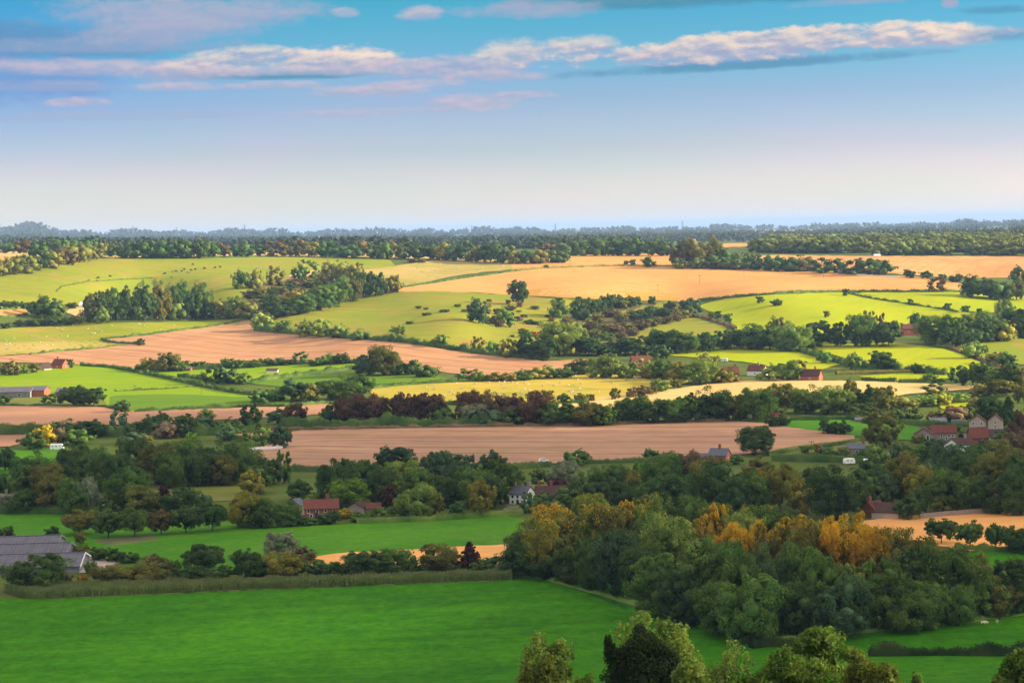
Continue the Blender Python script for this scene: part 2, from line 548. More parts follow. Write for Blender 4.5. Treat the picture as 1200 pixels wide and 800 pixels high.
m_, k_, b_ = new_mat('sea_water')
b_.inputs['Base Color'].default_value = (0.03, 0.11, 0.22, 1)
b_.inputs['Roughness'].default_value = 0.55
b_.inputs['Specular IOR Level'].default_value = 0.3
sv = [(x, y, -8.0) for y in (9000, 20000, 60000, 180000) for x in (-150000, -40000, 0, 40000, 150000)]
sf = [(i*5+j, i*5+j+1, i*5+j+6, i*5+j+5) for i in range(3) for j in range(4)]
sea = link('sea', mesh_np('sea', sv, sf, [m_]))
sea['kind'] = 'structure'


def pts(t):
    return [tuple(float(q) for q in w.split(',')) for w in t.split()]


def resample(pl, step, closed=False):
    out = []
    n = len(pl)
    for i in range(n if closed else n-1):
        (x0, y0), (x1, y1) = pl[i], pl[(i+1) % n]
        c = max(1, int(math.hypot(x1-x0, (y1-y0)*2)/step))
        out += [(x0+(x1-x0)*t/c, y0+(y1-y0)*t/c) for t in range(c)]
    if not closed:
        out.append(pl[-1])
    return out


def chaikin(pl, closed=True):
    out = []
    n = len(pl)
    for i in range(n if closed else n-1):
        (x0, y0), (x1, y1) = pl[i], pl[(i+1) % n]
        out += [(x0*.9+x1*.1, y0*.9+y1*.1), (x0*.1+x1*.9, y0*.1+y1*.9)]
    if not closed:
        out = [pl[0]]+out+[pl[-1]]
    return out


def inside(x, y, pl):
    r = False
    n = len(pl)
    j = n-1
    for i in range(n):
        if (pl[i][1] > y) != (pl[j][1] > y) and x < (pl[j][0]-pl[i][0])*(y-pl[i][1])/(pl[j][1]-pl[i][1])+pl[i][0]:
            r = not r
        j = i
    return r


FIELD_N = [0]


def field(name, poly, mat, gx=12.0, gy=3.0, soft=True):
    """a sheet of crop or grass laid on the ground inside the outline (bearings of its corners)"""
    FIELD_N[0] += 1
    pl = pts(poly)
    if soft:
        pl = chaikin(pl)
    pl = resample(pl, 7.0, True)
    rng = random.Random(FIELD_N[0])
    pl = [(x+rng.uniform(-1.2, 1.2), y+rng.uniform(-.45, .45)) for x, y in pl]
    xs, ys = [p[0] for p in pl], [p[1] for p in pl]
    vs = [Vector(p) for p in pl]
    nb = len(vs)
    if min(ys) < 318:
        gx, gy = 9.0, 1.2
    y = min(ys)+gy*.6
    r = 0
    while y < max(ys):
        x = min(xs)+(gx/2 if r % 2 else 0)+1
        while x < max(xs):
            if inside(x, y, pl):
                vs.append(Vector((x, y)))
            x += gx
        y += gy
        r += 1
    ov, _, of, _, _, _ = delaunay_2d_cdt(vs, [], [list(range(nb))], 1, 1e-4)
    a = np.array([(p.x, p.y) for p in ov])
    u, v = uv(a[:, 0], a[:, 1])
    w = land(u, v)
    w[:, 2] += (0.12+0.007*FIELD_N[0])*np.clip(w[:, 1]/1200, 0.3, 2.0)
    tri = np.array([f for f in of if len(f) == 3])
    a0, a1, a2 = w[tri[:, 0]], w[tri[:, 1]], w[tri[:, 2]]
    flip = np.cross(a1-a0, a2-a0)[:, 2] < 0
    tri[flip] = tri[flip][:, ::-1]
    o = link(name, mesh_np(name, w, tri, [mat], 3, True))
    o['kind'] = 'structure'
    return o


R = math.radians
M = {}
M['meadow_near'] = land_mat('meadow_near', (0.024, 0.120, 0.001), (0.042, 0.160, 0.0012), 0.02, 0.16, ang=R(8), streak=0.14, c3=(0.014, 0.095, 0.003), c3amt=0.4, bump=0.8, fine=.34)
M['meadow_mid'] = land_mat('meadow_mid', (0.045, 0.165, 0.006), (0.075, 0.20, 0.008), 0.014, 0.1, ang=R(15), streak=0.10, c3=(0.10, 0.20, 0.02), c3amt=.6, fine=.2)
M['bright'] = land_mat('bright_pasture', (0.270, 0.315, 0.002), (0.32, 0.335, 0.003), 0.010, 0.08, ang=R(70), streak=0.06, c3=(0.24, 0.33, 0.004), c3amt=.6)
M['lime'] = land_mat('lime_pasture', (0.155, 0.255, 0.003), (0.205, 0.275, 0.005), 0.010, 0.08, ang=R(30), streak=0.07, c3=(0.17, 0.25, 0.02), c3amt=.6)
M['green'] = land_mat('green_pasture', (0.085, 0.165, 0.009), (0.115, 0.19, 0.012), 0.012, 0.09, ang=R(20), streak=0.07, c3=(0.13, 0.19, 0.02), c3amt=.5)
M['down'] = land_mat('downland', (0.175, 0.225, 0.013), (0.255, 0.240, 0.022), 0.010, 0.07, ang=R(150), streak=0.12, c3=(0.34, 0.215, 0.05), c3amt=.9)
M['spur'] = land_mat('spur_pasture', (0.165, 0.205, 0.013), (0.240, 0.222, 0.022), 0.013, 0.07, ang=R(150), streak=0.16, c3=(0.29, 0.165, 0.05), c3amt=.9)
M['scrub'] = land_mat('scrub_ground', (0.100, 0.088, 0.026), (0.135, 0.110, 0.035), 0.02, 0.1, streak=0.12, c3=(0.07, 0.08, 0.02), c3amt=.9)
M['sheep'] = land_mat('sheep_pasture', (0.330, 0.275, 0.030), (0.42, 0.300, 0.050), 0.012, 0.08, ang=R(20), streak=0.08, c3=(0.17, 0.22, 0.025), c3amt=.8)
M['tan'] = land_mat('tan_pasture', (0.300, 0.245, 0.060), (0.40, 0.290, 0.085), 0.012, 0.08, ang=R(20), streak=0.08, c3=(0.2, 0.22, 0.03), c3amt=.6)
M['gold'] = land_mat('gold_stubble', (0.490, 0.235, 0.070), (0.55, 0.280, 0.088), 0.010, 0.08, ang=R(5), period=26, line=.10, streak=0.07)
M['gold2'] = land_mat('gold_stubble_striped', (0.440, 0.205, 0.068), (0.54, 0.280, 0.100), 0.010, 0.08, ang=R(70), period=40, line=.12, streak=0.16)
M['orange'] = land_mat('dry_grass', (0.400, 0.200, 0.030), (0.46, 0.26, 0.045), 0.015, 0.1, streak=0.18, c3=(0.36, 0.19, 0.10), c3amt=.6)
M['pink'] = land_mat('pink_stubble', (0.370, 0.190, 0.096), (0.44, 0.232, 0.118), 0.010, 0.08, ang=R(-38), period=26, line=.30, streak=0.14, c3=(0.34, 0.14, 0.075), c3amt=.6)
M['brown'] = land_mat('brown_stubble', (0.330, 0.178, 0.110), (0.41, 0.228, 0.138), 0.010, 0.08, ang=R(-14), period=24, line=.24, streak=0.22, c3=(0.24, 0.18, 0.06), c3amt=.5)
M['brown2'] = land_mat('brown_soil', (0.340, 0.175, 0.105), (0.42, 0.220, 0.130), 0.012, 0.08, ang=R(5), streak=0.12)
M['pale'] = land_mat('pale_stubble', (0.500, 0.330, 0.125), (0.56, 0.380, 0.150), 0.012, 0.08, ang=R(10), streak=0.10)
M['shade_gold'] = land_mat('orange_stubble', (0.620, 0.290, 0.095), (0.70, 0.350, 0.115), 0.012, 0.1, ang=R(0), streak=0.08)  # base colour lifted so this stubble stays bright inside the cloud shade
M['olive'] = land_mat('olive_grass', (0.125, 0.150, 0.028), (0.16, 0.165, 0.036), 0.015, 0.1, streak=0.12)
M['yard'] = plain('yard_concrete', (.42, .33, .28), .9, .15, .2)
M['worn'] = plain('worn_turf', (.115, .115, .045), .95, .4, .1)
M['dirt'] = plain('dirt', (0.20, 0.13, 0.085), 0.95, 0.3, 0.06)

# far ground first
field('far_field', '1094,274 1135,272 1137,277 1096,279', M['olive'])
field('far_field', '1148,272 1215,270 1215,274 1150,275', M['down'])
field('far_field', '860,270 965,269 962,272 862,273', M['pale'])
field('far_field', '845,286 895,284 893,288 846,290', M['gold'])
field('far_field', '-80,292 20,293 55,294 110,297 140,301 120,303 60,300 -80,301', M['pale'])
field('ridge_field', '-80,303 28,297 18,303 -10,308 -80,310', M['gold'])
field('stubble_strip', '100,301 300,296 420,296 560,300 560,304 420,303 300,300 110,303', M['pale'])
field('stubble_field', '885,299 1010,300 1290,301 1290,318 1170,326 1110,325 1050,321 885,307', M['gold2'])
field('hill_pasture', '-80,330 0,325 40,312 105,303 180,301 250,300 350,300 455,304 470,318 470,336 440,345 330,352 100,358 -80,358', M['down'])
field('sheep_field', '400,320 455,313 500,306 560,304 640,302 757,298 757,309 640,312 540,322 470,337 440,330', M['tan'])
field('crest_stubble', '600,309 665,300 785,297 790,312 700,312 640,315 600,318', M['gold'])
field('pale_bank', '330,328 350,318 385,316 372,328 345,333', M['pale'])
field('golden_stubble', '425,347 470,338 540,327 600,319 640,315 750,311 900,315 1000,320 1100,327 1128,333 1124,342 1000,342 930,343 870,346 820,352 795,354 720,349 640,346 600,347 560,343 508,342 440,344', M['gold'])
field('dry_grass_strip', '600,346 625,339 660,337 720,341 790,345 800,353 700,351 640,348', M['orange'])
field('right_pasture', '815,360 840,352 870,347 990,342 1060,353 1125,364 1155,373 1130,392 1050,392 900,392 862,388 850,370 822,362', M['bright'])
field('upper_pasture', '1000,343 1100,342 1290,350 1290,365 1160,367 1122,364 1060,354', M['bright'])
field('spur_pasture', '305,386 325,374 370,362 410,350 440,343 508,341 600,346 640,350 690,352 700,372 700,412 640,418 600,414 520,405 450,399 400,393', M['spur'])
field('scrub_slope', '672,352 790,352 815,360 838,372 800,385 745,396 700,404 680,396 668,370', M['scrub'])
field('combe_scrub', '285,345 300,332 360,326 400,330 430,345 380,362 330,374 300,372', M['scrub'])
field('grass_strip', '722,366 755,358 785,353 782,360 750,364 735,368', M['spur'])
field('slope_pasture', '730,398 760,384 800,369 852,383 848,396 800,402 740,406', M['spur'])
field('tan_strip', '-80,361 30,361 40,367 20,371 -80,374', M['gold'])
field('tan_strip', '74,366 82,358 100,356 104,366 90,371', M['pale'])
field('lower_pasture', '-80,388 0,386 100,379 200,378 292,374 285,381 190,391 150,396 118,398 143,405 60,413 -80,422', M['down'])
field('tan_margin', '-80,404 40,401 118,399 142,405 60,413 -80,422', M['tan'])
field('striped_stubble', '-80,424 60,413 140,405 116,398 165,394 200,389 250,382 290,374 306,386 400,397 470,402 550,414 600,419 640,424 690,420 690,434 610,441 560,441 500,434 420,422 300,422 158,434 110,428 30,425', M['pink'])
field('valley_pasture', '-80,445 0,440 50,431 105,427 160,436 230,452 302,463 302,474 160,482 125,477 118,462 60,462 -80,462', M['lime'])
field('barn_paddock', '-80,465 75,465 125,470 125,476 -80,476', M['olive'])
field('lower_strip', '128,464 200,462 302,466 302,475 160,482 128,477', M['green'])  # darker green strip, with part of the cloud shade put into its colour
field('small_paddock', '170,438 220,434 290,430 345,425 415,424 416,432 330,442 250,447 200,444', M['lime'])
field('long_paddock', '288,449 350,441 440,437 480,435 532,445 440,451 330,454', M['green'])
field('small_paddock', '280,470 340,468 340,475 280,477', M['green'])
field('sheep_meadow', '432,455 500,449 600,443 695,435 770,443 815,447 750,461 700,468 650,472 600,474 520,472 440,468', M['sheep'])
field('pale_stubble', '640,476 700,467 760,460 850,448 895,445 1010,447 1148,452 1140,456 1045,464 960,463 860,466 790,474 710,486 690,484', M['pale'])
field('green_strip', '1003,441 1065,437 1112,440 1112,446 1050,447', M['bright'])
field('middle_pasture', '945,406 980,403 1055,402 1110,410 1165,431 1120,439 1055,432 1010,427', M['bright'])
field('east_pasture', '1112,404 1150,396 1290,392 1290,428 1200,428 1150,421', M['down'])
field('lane_pasture', '770,416 850,407 900,405 950,409 992,425 962,434 920,434 890,427 850,422', M['bright'])
field('grass_gap', '1100,474 1135,468 1140,476 1105,480', M['bright'])
field('brown_strip', '-80,476 110,475 150,483 290,478 392,473 392,485 300,490 150,498 60,499 -80,498', M['brown2'])
field('brown_strip', '-80,512 35,508 30,518 10,524 -80,526', M['brown2'])
field('brown_strip', '225,507 300,505 345,502 300,512', M['brown2'])
field('brown_stubble', '296,530 330,512 345,505 430,503 600,500 750,497 860,494 930,498 1002,508 1000,520 925,527 880,532 800,538 690,542 560,550 420,551 300,553', M['brown'])
field('village_green', '912,499 930,492 1000,493 1078,500 1078,516 1040,516 990,509 940,503', M['meadow_mid'])
field('olive_strip', '905,528 960,519 1020,515 1030,522 980,530 910,534', M['olive'])
field('meadow_corner', '-80,530 75,526 60,542 15,562 -80,570', M['meadow_mid'])
field('olive_gap', '120,575 200,566 290,565 290,586 200,590 130,586', M['olive'])
field('garden_grass', '560,575 620,566 650,560 660,590 600,598', M['olive'])
field('long_meadow', '-80,602 75,601 110,603 250,612 355,617 420,613 615,605 610,642 520,650 380,655 370,668 100,668 -80,652', M['meadow_mid'])
field('dirt_patch', '108,634 140,630 185,629 182,634 130,640', M['worn'])
field('orange_strip', '365,653 400,648 480,644 612,637 612,660 365,668', M['shade_gold'])
field('orange_stubble', '1000,612 1060,605 1200,597 1300,594 1300,644 1200,644 1130,646 1060,632', M['shade_gold'])
field('hollow_meadow', '1130,650 1150,644 1300,642 1300,672 1180,668', M['meadow_near'])
field('front_meadow', '-120,694 30,703 600,680 640,675 720,684 830,716 930,744 1010,732 1100,722 1200,712 1330,704 1330,880 -120,880', M['meadow_near'], 16.0, 6.0)


def tracks():
    """twin wheel ruts by the wood"""
    for off in (0.0, 5.0):
        field('wheel_rut', ' '.join('%g,%g' % q for q in
              ([(660, 686-off*.2), (690, 695-off*.3), (720, 707-off*.5), (738, 718-off*.6)] + [(737, 719.2-off*.6), (719, 708.2-off*.5), (689, 696-off*.3), (660, 686.8-off*.2)])), M['rut'], soft=False)


M['rut'] = plain('wheel_rut', (0.012, 0.05, 0.006), 0.95, 0.3, 0.2)
tracks()

# ------------------------------------------------------------------ trees
def leaf_quads(c, nrm, size, rng):
    """one small leaf-clump face at each centre c, roughly facing nrm"""
    n = len(c)
    t = np.cross(nrm, rng.normal(size=(n, 3)))
    t /= np.linalg.norm(t, axis=1, keepdims=True)+1e-9
    b = np.cross(nrm, t)
    l = size*rng.uniform(.6, 1.35, (n, 1))
    w = l*rng.uniform(.5, .85, (n, 1))
    up = nrm*l*rng.uniform(-.35, .35, (n, 1))
    v = np.stack([c-t*l+up, c-b*w, c+t*l+up, c+b*w], 1)
    return v.reshape(-1, 3)


def unit(a):
    return a/(np.linalg.norm(a, axis=-1, keepdims=True)+1e-9)


ICO = None


def ico():
    global ICO
    if ICO is None:
        bm = bmesh.new()
        bmesh.ops.create_icosphere(bm, subdivisions=1, radius=1.0)
        bm.verts.ensure_lookup_table()
        ICO = (np.array([v.co[:] for v in bm.verts]), np.array([[v.index for v in f.verts] for f in bm.faces]))
        bm.free()
    return ICO


def crown_arrays(seed, n1, n2, leaves, leaf, style='round', core=0.74):
    """crown one unit wide and one unit tall, standing on z=0: (quad verts, core verts, core tris)"""
    rng = np.random.default_rng(seed)
    i = np.arange(n1)+.5
    z = 1-2*i/n1
    ph = i*2.39996+rng.uniform(0, 6)
    d = np.stack([np.sqrt(1-z*z)*np.cos(ph), np.sqrt(1-z*z)*np.sin(ph), z], 1)
    d = unit(d+rng.normal(size=d.shape)*.16)
    rad = rng.uniform(.26, .36, n1)
    pr = rng.uniform(.15, .25, n1)
    pc = d*rad[:, None]
    if style == 'oak':
        pr *= rng.uniform(.8, 1.3, n1)
        pc[:, 2] *= .85
    elif style == 'tall':
        h = np.linspace(-.42, .4, n1)
        r = .30*np.sqrt(np.clip(1-(h/.52)**2, .05, 1))
        pc = np.stack([r*np.cos(ph), r*np.sin(ph), h], 1)
        pr = .20*(1-.5*np.clip(h/.5, 0, 1))*rng.uniform(.8, 1.15, n1)
    elif style == 'cone':
        h = np.linspace(-.44, .44, n1)
        r = .34*(.5-h)
        pc = np.stack([r*np.cos(ph), r*np.sin(ph), h], 1)
        pr = .06+.19*(.5-h)*rng.uniform(.8, 1.15, n1)
    elif style == 'willow':
        pc[:, 2] = np.abs(pc[:, 2])*.9-.08
    elif style == 'bush':
        pc[:, 2] = pc[:, 2]*.8
        pr *= 1.1
    elif style == 'umbrella':
        pc[:, 2] = .12+pc[:, 2]*.55
    pr3 = np.repeat(pr[:, None], 3, 1)
    # second order of lumps on each limb's mass
    k = n1*n2
    par = np.repeat(np.arange(n1), n2)
    e = unit(unit(rng.normal(size=(k, 3)))+.55*unit(pc[par]+1e-6))
    sc = pc[par]+e*(pr3[par]*rng.uniform(.55, 1.12, (k, 1)))
    sr = pr[par]*rng.uniform(.30, .52, k)
    m = max(1, leaves//k)
    par2 = np.repeat(np.arange(k), m)
    q = unit(unit(rng.normal(size=(k*m, 3)))+.45*e[par2]+np.array([0, 0, .15]))
    c = sc[par2]+q*(sr[par2]*rng.uniform(.6, 1.18, k*m))[:, None]
    if style == 'willow':
        c[:, 2] -= rng.uniform(0, .16, k*m)
    keep = (np.linalg.norm(c, axis=1) > .2)
    c, q = c[keep], q[keep]
    nrm = unit(q+rng.normal(size=q.shape)*.34+np.array([0, 0, .2]))
    v = leaf_quads(c, nrm, leaf, rng)
    iv, it = ico()
    cv = (pc[:, None, :]+iv[None]*(pr*core)[:, None, None]*rng.uniform(.85, 1.1, (n1, len(iv), 1))).reshape(-1, 3)
    ct = (it[None]+(np.arange(n1)*len(iv))[:, None, None]).reshape(-1, 3)
    lo, hi = np.percentile(v, .4, axis=0), np.percentile(v, 99.6, axis=0)
    sx = 1/max(hi[0]-lo[0], hi[1]-lo[1])
    sz = 1/(hi[2]-lo[2])
    sh = np.array([(hi[0]+lo[0])/2, (hi[1]+lo[1])/2, lo[2]])
    sca = np.array([sx, sx, sz])
    return (v-sh)*sca, (cv-sh)*sca, ct


def crown_mesh(name, *a, **kw):
    v, cv, ct = crown_arrays(*a, **kw)
    nq = len(v)//4
    f = np.arange(nq*4).reshape(-1, 4)
    # core triangles as degenerate-free quads are not possible: write both loops by hand
    me = bpy.data.meshes.new(name)
    me.vertices.add(len(v)+len(cv))
    me.vertices.foreach_set('co', np.concatenate([v, cv]).astype(np.float32).ravel())
    me.loops.add(nq*4+len(ct)*3)
    me.loops.foreach_set('vertex_index', np.concatenate([f.ravel(), (ct+len(v)).ravel()]).astype(np.int32))
    me.polygons.add(nq+len(ct))
    me.polygons.foreach_set('loop_start', np.concatenate([np.arange(nq)*4, nq*4+np.arange(len(ct))*3]).astype(np.int32))
    me.materials.append(FOL)
    me.update(calc_edges=True)
    return me


CROWN = {}
for st_, n1_, n2_ in (('round', 17, 9), ('oak', 13, 11), ('tall', 15, 8), ('cone', 22, 6), ('willow', 14, 10), ('bush', 12, 8), ('umbrella', 13, 9)):
    for lod_, (nl_, lf_, cnt_) in enumerate(((12000, .019, 3), (3600, .032, 3), (850, .064, 2))):
        if st_ in ('cone', 'willow', 'umbrella'):
            cnt_ = 1 if lod_ == 0 else 2
        k1, k2 = (n1_, n2_) if lod_ == 0 else ((n1_, 5) if lod_ == 1 else (max(8, n1_*2//3), 3))
        CROWN[st_, lod_] = [crown_mesh('crown', hash_ + 7*lod_, k1, k2, nl_, lf_, st_, (.60, .72, .80)[lod_])
                            for hash_ in [sum(map(ord, st_))*3+100*q for q in range(cnt_)]]


def trunk_mesh(seed):
    """unit tall trunk that forks into limbs"""
    rng = random.Random(seed)
    mb = MB()
    mb.tube((0, 0, -.04), (.01, 0, .14), .040, .028, 8)
    mb.tube((.01, 0, .13), (0, .01, .34), .029, .022, 8)
    for i in range(6):
        t = i*1.05+rng.uniform(-.3, .3)
        z0 = rng.uniform(.2, .33)
        r = rng.uniform(.14, .26)
        mid = (r*.5*math.cos(t), r*.5*math.sin(t), z0+.14)
        mb.tube((0, 0, z0), mid, .017, .012, 6)
        mb.tube(mid, (r*math.cos(t), r*math.sin(t), z0+rng.uniform(.3, .45)), .012, .004, 6)
    mb.tube((0, .01, .33), (.02, .0, .8), .021, .005, 6)
    return mb.mesh('trunk', BARK)


TRUNK = [trunk_mesh(i) for i in range(3)]
CN = {'dg': ('dark green', (.064, .112, .027)), 'g': ('green', (.104, .172, .033)), 'lg': ('light green', (.165, .225, .044)),
      'ol': ('olive', (.165, .160, .032)), 'yl': ('yellow-green', (0.231, 0.206, 0.027)), 'br': ('copper-brown', (0.125, 0.073, 0.040)),
      'bl': ('blue-green', (.070, .122, .050)), 'gy': ('silver-grey', (0.224, 0.244, 0.152)), 'ye': ('yellow', (0.475, 0.338, 0.021)),
      'br3': ('olive-brown', (0.112, 0.088, 0.027)), 'or': ('orange', (0.370, 0.200, 0.021)), 'pu': ('dark purple', (0.053, 0.022, 0.021)), 'br2': ('grey-brown', (0.165, 0.119, 0.061)),
      'bg': ('bright green', (0.139, 0.244, 0.027)), 'yl2': ('light olive', (.175, .235, .048)), 'g2': ('mid green', (.105, .170, .026)), 'vd': ('very dark green', (.022, .040, .010)), 'ol2': ('dull olive', (0.152, 0.175, 0.032))}
STN = {'round': 'round', 'oak': 'broad', 'tall': 'tall narrow', 'cone': 'pointed', 'willow': 'drooping', 'bush': 'bushy', 'umbrella': 'high-crowned'}
ORD = ('first second third fourth fifth sixth seventh eighth ninth tenth eleventh twelfth thirteenth fourteenth fifteenth sixteenth seventeenth '
       'eighteenth nineteenth twentieth').split()
ORD += ['twenty-'+w for w in ORD[:9]]+['thirtieth']+['thirty-'+w for w in ORD[:9]]+['fortieth']+['forty-'+w for w in ORD[:9]]
MAX_TREES = 320
TREES, BUSHES = [], []


def rows_of(text, group, phrase, kind):
    out = []
    for r in text.replace('\n', ';').split(';'):
        r = r.strip()
        if not r:
            continue
        lab = None
        if '"' in r:
            r, lab = r.split('"')[0].strip(), r.split('"')[1]
        q = r.split()
        d = dict(x=float(q[0]), top=float(q[1]), base=float(q[2]), w=float(q[3]), col=q[4], aut=0.0, style=None, group=group, label=lab)
        for t in q[5:]:
            if t[0] in '.0123456789':
                d['aut'] = float(t)
            else:
                d['style'] = t
        out.append(d)
    out.sort(key=lambda d: d['x'])
    for i, d in enumerate(out):
        d['ord'] = ORD[i]
        d['phrase'] = phrase
        d['last'] = i == len(out)-1
        d['n'] = len(out)
    (TREES if kind == 'tree' else BUSHES).extend(out)


def T(group, phrase, text):
    rows_of(text, group, phrase, 'tree')


def B(group, phrase, text):
    rows_of(text, group, phrase, 'bush')


T('trees of the near wood', "in the near wood's back row", """622 606 672 56 lg .45 oak; 655 590 670 62 lg .75 oak; 692 590 668 60 g .62 oak; 722 590 668 56 ol .5 round; 752 592 668 54 g .5; 778 602 674 58 g .4; 695 577 652 52 lg .45 round; 760 578 655 62 g .45
800 582 655 62 g; 842 590 660 60 g .5; 872 598 666 52 lg .4; 897 590 660 60 g .45; 740 586 664 34 ol .8 tall; 817 602 678 40 ol .75; 842 588 664 26 ol 1 tall; 862 613 690 48 ol .9 oak; 888 610 684 40 ol 1 oak
908 612 690 44 ol .6; 930 604 682 46 yl .6; 952 606 688 46 ol .55; 987 604 684 52 yl .75 oak; 1016 614 692 44 or 1 oak; 1034 622 694 40 ol .9; 1000 598 676 40 ye .6 tall; 1048 616 694 44 ol .55; 1076 620 696 54 ol .2; 966 612 690 44 or .9""")
T('trees of the near wood', "along the near wood's front edge", """608 637 676 42 dg; 642 648 678 48 dg bush; 672 628 684 48 g tall; 722 620 698 62 bl round; 692 630 690 44 g; 788 602 692 64 lg round; 770 650 722 62 g; 825 638 728 68 g; 800 668 734 54 dg; 850 630 724 62 g round
872 642 735 58 g oak; 840 680 744 52 g; 878 672 753 74 g oak; 905 638 730 54 bl; 942 636 730 60 g round; 926 680 744 56 dg; 966 650 736 54 g; 987 675 747 64 bl round; 1010 654 736 48 lg tall; 1036 654 736 58 g tall; 1060 690 741 54 g
1068 640 728 62 dg cone; 1086 680 737 54 g; 1110 638 726 68 g; 1138 648 724 54 lg; 1152 672 724 54 g; 1168 674 723 52 ol .6; 1182 654 719 54 dg; 1200 650 714 54 g; 1122 685 733 44 g; 1226 652 716 56 g; 748 640 706 50 dg; 640 610 676 50 yl .3""")
T('trees by the orange stubble', 'beside the orange stubble field', """1103 606 637 31 dg umbrella "round dark green tree standing in front of the orange stubble field, leftmost there"; 1137 610 642 27 g umbrella "thin-crowned tree with bare trunk in front of the orange stubble field"
1167 613 644 20 dg umbrella; 1186 616 648 26 dg umbrella; 1208 615 650 30 dg""")
T('trees of the left valley wood', 'in the left valley wood', """40 528 576 50 g; 87 520 562 38 g; 55 543 584 50 ol; 125 524 574 48 g; 108 530 570 34 g tall; 160 514 562 48 dg; 186 519 568 50 ol; 215 515 565 48 g; 250 517 565 48 dg; 274 517 563 44 g; 291 526 567 34 g
150 547 596 44 g oak; 167 568 600 42 ol; 64 555 600 48 ol; 86 560 603 34 g; 30 572 601 40 dg .2; 102 559 600 28 gy willow "silver-grey willow at the front of the left valley wood"; 8 574 600 24 gy willow "silver-grey willow at the far left behind the long meadow"
6 523 552 26 dg; 4 554 582 26 dg; 138 532 577 34 dg; 200 528 572 36 g; 235 530 570 38 dg; 260 532 569 34 ol; 22 545 585 32 g""")
T('trees behind the meadow row', 'behind the meadow row', """192 566 584 13 pu "small dark purple tree in the gap of olive grass"; 215 571 598 38 dg; 193 580 598 34 dg; 125 578 598 22 g; 240 577 595 18 bl; 296 549 580 32 yl; 286 574 618 40 yl .35 oak; 300 588 618 30 g""")
T('row of trees on the long meadow', 'in the meadow tree row', """93 597 627 37 ol .42 umbrella; 127 596 630 31 g umbrella; 158 594 629 35 g umbrella; 189 597 627 29 br3 .4 umbrella; 218 592 625 32 dg umbrella; 249 587 623 34 dg .25 umbrella""")
T('trees around the brick farmhouse', 'behind the brick farmhouse', """333 527 566 18 g tall "tall thin tree with bare stem behind the brick farmhouse"; 318 536 568 26 dg; 305 544 578 28 g; 394 537 592 48 dg oak; 424 538 584 40 dg; 444 548 592 34 dg .2; 405 560 595 44 bg round "bright green round tree right behind the brick farmhouse"; 352 562 586 32 dg
372 575 592 22 g; 470 540 580 52 lg; 492 550 588 48 g; 455 564 598 15 pu cone "dark purple pointed conifer among the valley trees"; 502 550 580 26 pu; 522 551 594 46 dg; 556 545 594 52 g; 587 537 590 46 g; 487 567 607 44 lg round "light green rounded tree beside the long meadow hedge"
510 572 604 24 ol .45; 563 562 606 28 yl; 536 586 604 16 dg; 310 584 619 34 dg; 337 588 617 34 g; 412 552 590 30 g; 540 538 585 34 bl; 575 555 596 28 dg""")
T('trees edging the brown stubble field', 'below the brown stubble field', """452 523 549 24 bl; 468 523 549 30 bl; 482 531 549 20 dg; 436 540 554 10 dg; 510 528 556 30 bl; 531 528 554 26 bl; 549 531 554 16 bl; 578 526 555 26 bl; 674 525 546 25 dg; 763 523 539 17 dg; 863 532 544 15 g
885 499 533 42 dg round "large dark tree at the right end of the brown stubble field" ; 634 544 567 19 dg; 609 550 574 16 dg; 327 496 525 24 bl; 309 498 521 22 g""")
T('copper trees of the middle belt', 'in the copper tree belt', """345 471 498 25 br; 411 461 497 38 br; 431 464 497 28 br; 446 461 495 24 br; 472 459 495 28 br oak; 489 461 495 24 br; 506 460 495 32 br .12; 552 458 495 36 br; 576 457 495 38 br; 608 461 497 32 br; 630 458 498 38 br .12
388 472 497 24 dg; 327 477 497 22 bl; 520 474 497 24 dg; 556 473 497 34 gy; 584 477 498 28 bl; 600 477 498 24 dg""")
T('trees of the middle belt', 'in the belt behind the brown field', """646 470 499 27 g; 662 470 498 32 g; 690 471 499 38 ol; 706 474 499 28 g; 726 469 496 28 dg; 745 462 495 36 g; 765 467 496 32 dg; 790 467 495 38 g; 802 463 492 24 bg; 816 460 494 28 dg; 838 453 493 50 dg oak; 859 460 492 26 ol
872 460 489 20 dg; 888 454 493 38 g; 914 449 483 38 ol; 945 451 484 38 lg; 970 452 485 42 lg; 990 457 485 28 lg; 997 443 477 22 ol; 1020 450 482 28 dg; 1036 452 485 28 ol .2; 1060 462 480 26 ol .4; 1085 461 476 24 lg; 1046 460 478 18 ye .5
1105 457 475 18 yl .4; 1096 448 462 22 dg; 1120 457 472 26 lg; 903 470 490 26 dg""")
T('trees between the sheep meadow and long paddock', 'below the long paddock', """322 451 470 22 g; 347 444 470 28 bl; 366 448 470 20 ol; 397 441 468 52 g; 421 439 466 28 dg; 306 454 472 22 dg""")
T('trees along the pink stubble', 'along the pink stubble field', """450 404 440 38 ol; 432 411 440 24 bl; 425 418 438 20 dg; 470 421 439 20 dg; 485 420 439 20 dg; 501 426 442 24 dg; 352 411 427 15 dg; 385 412 427 20 g; 330 418 428 22 dg; 548 431 446 22 dg; 562 433 447 16 g; 580 435 447 16 ol; 597 435 447 16 ol
195 413 436 29 ol; 178 418 436 17 yl; 163 426 435 10 dg; 210 419 435 18 g; 12 419 440 20 ol; 28 424 438 10 g; 248 429 450 18 dg; 266 428 449 22 bl; 285 435 450 16 g""")
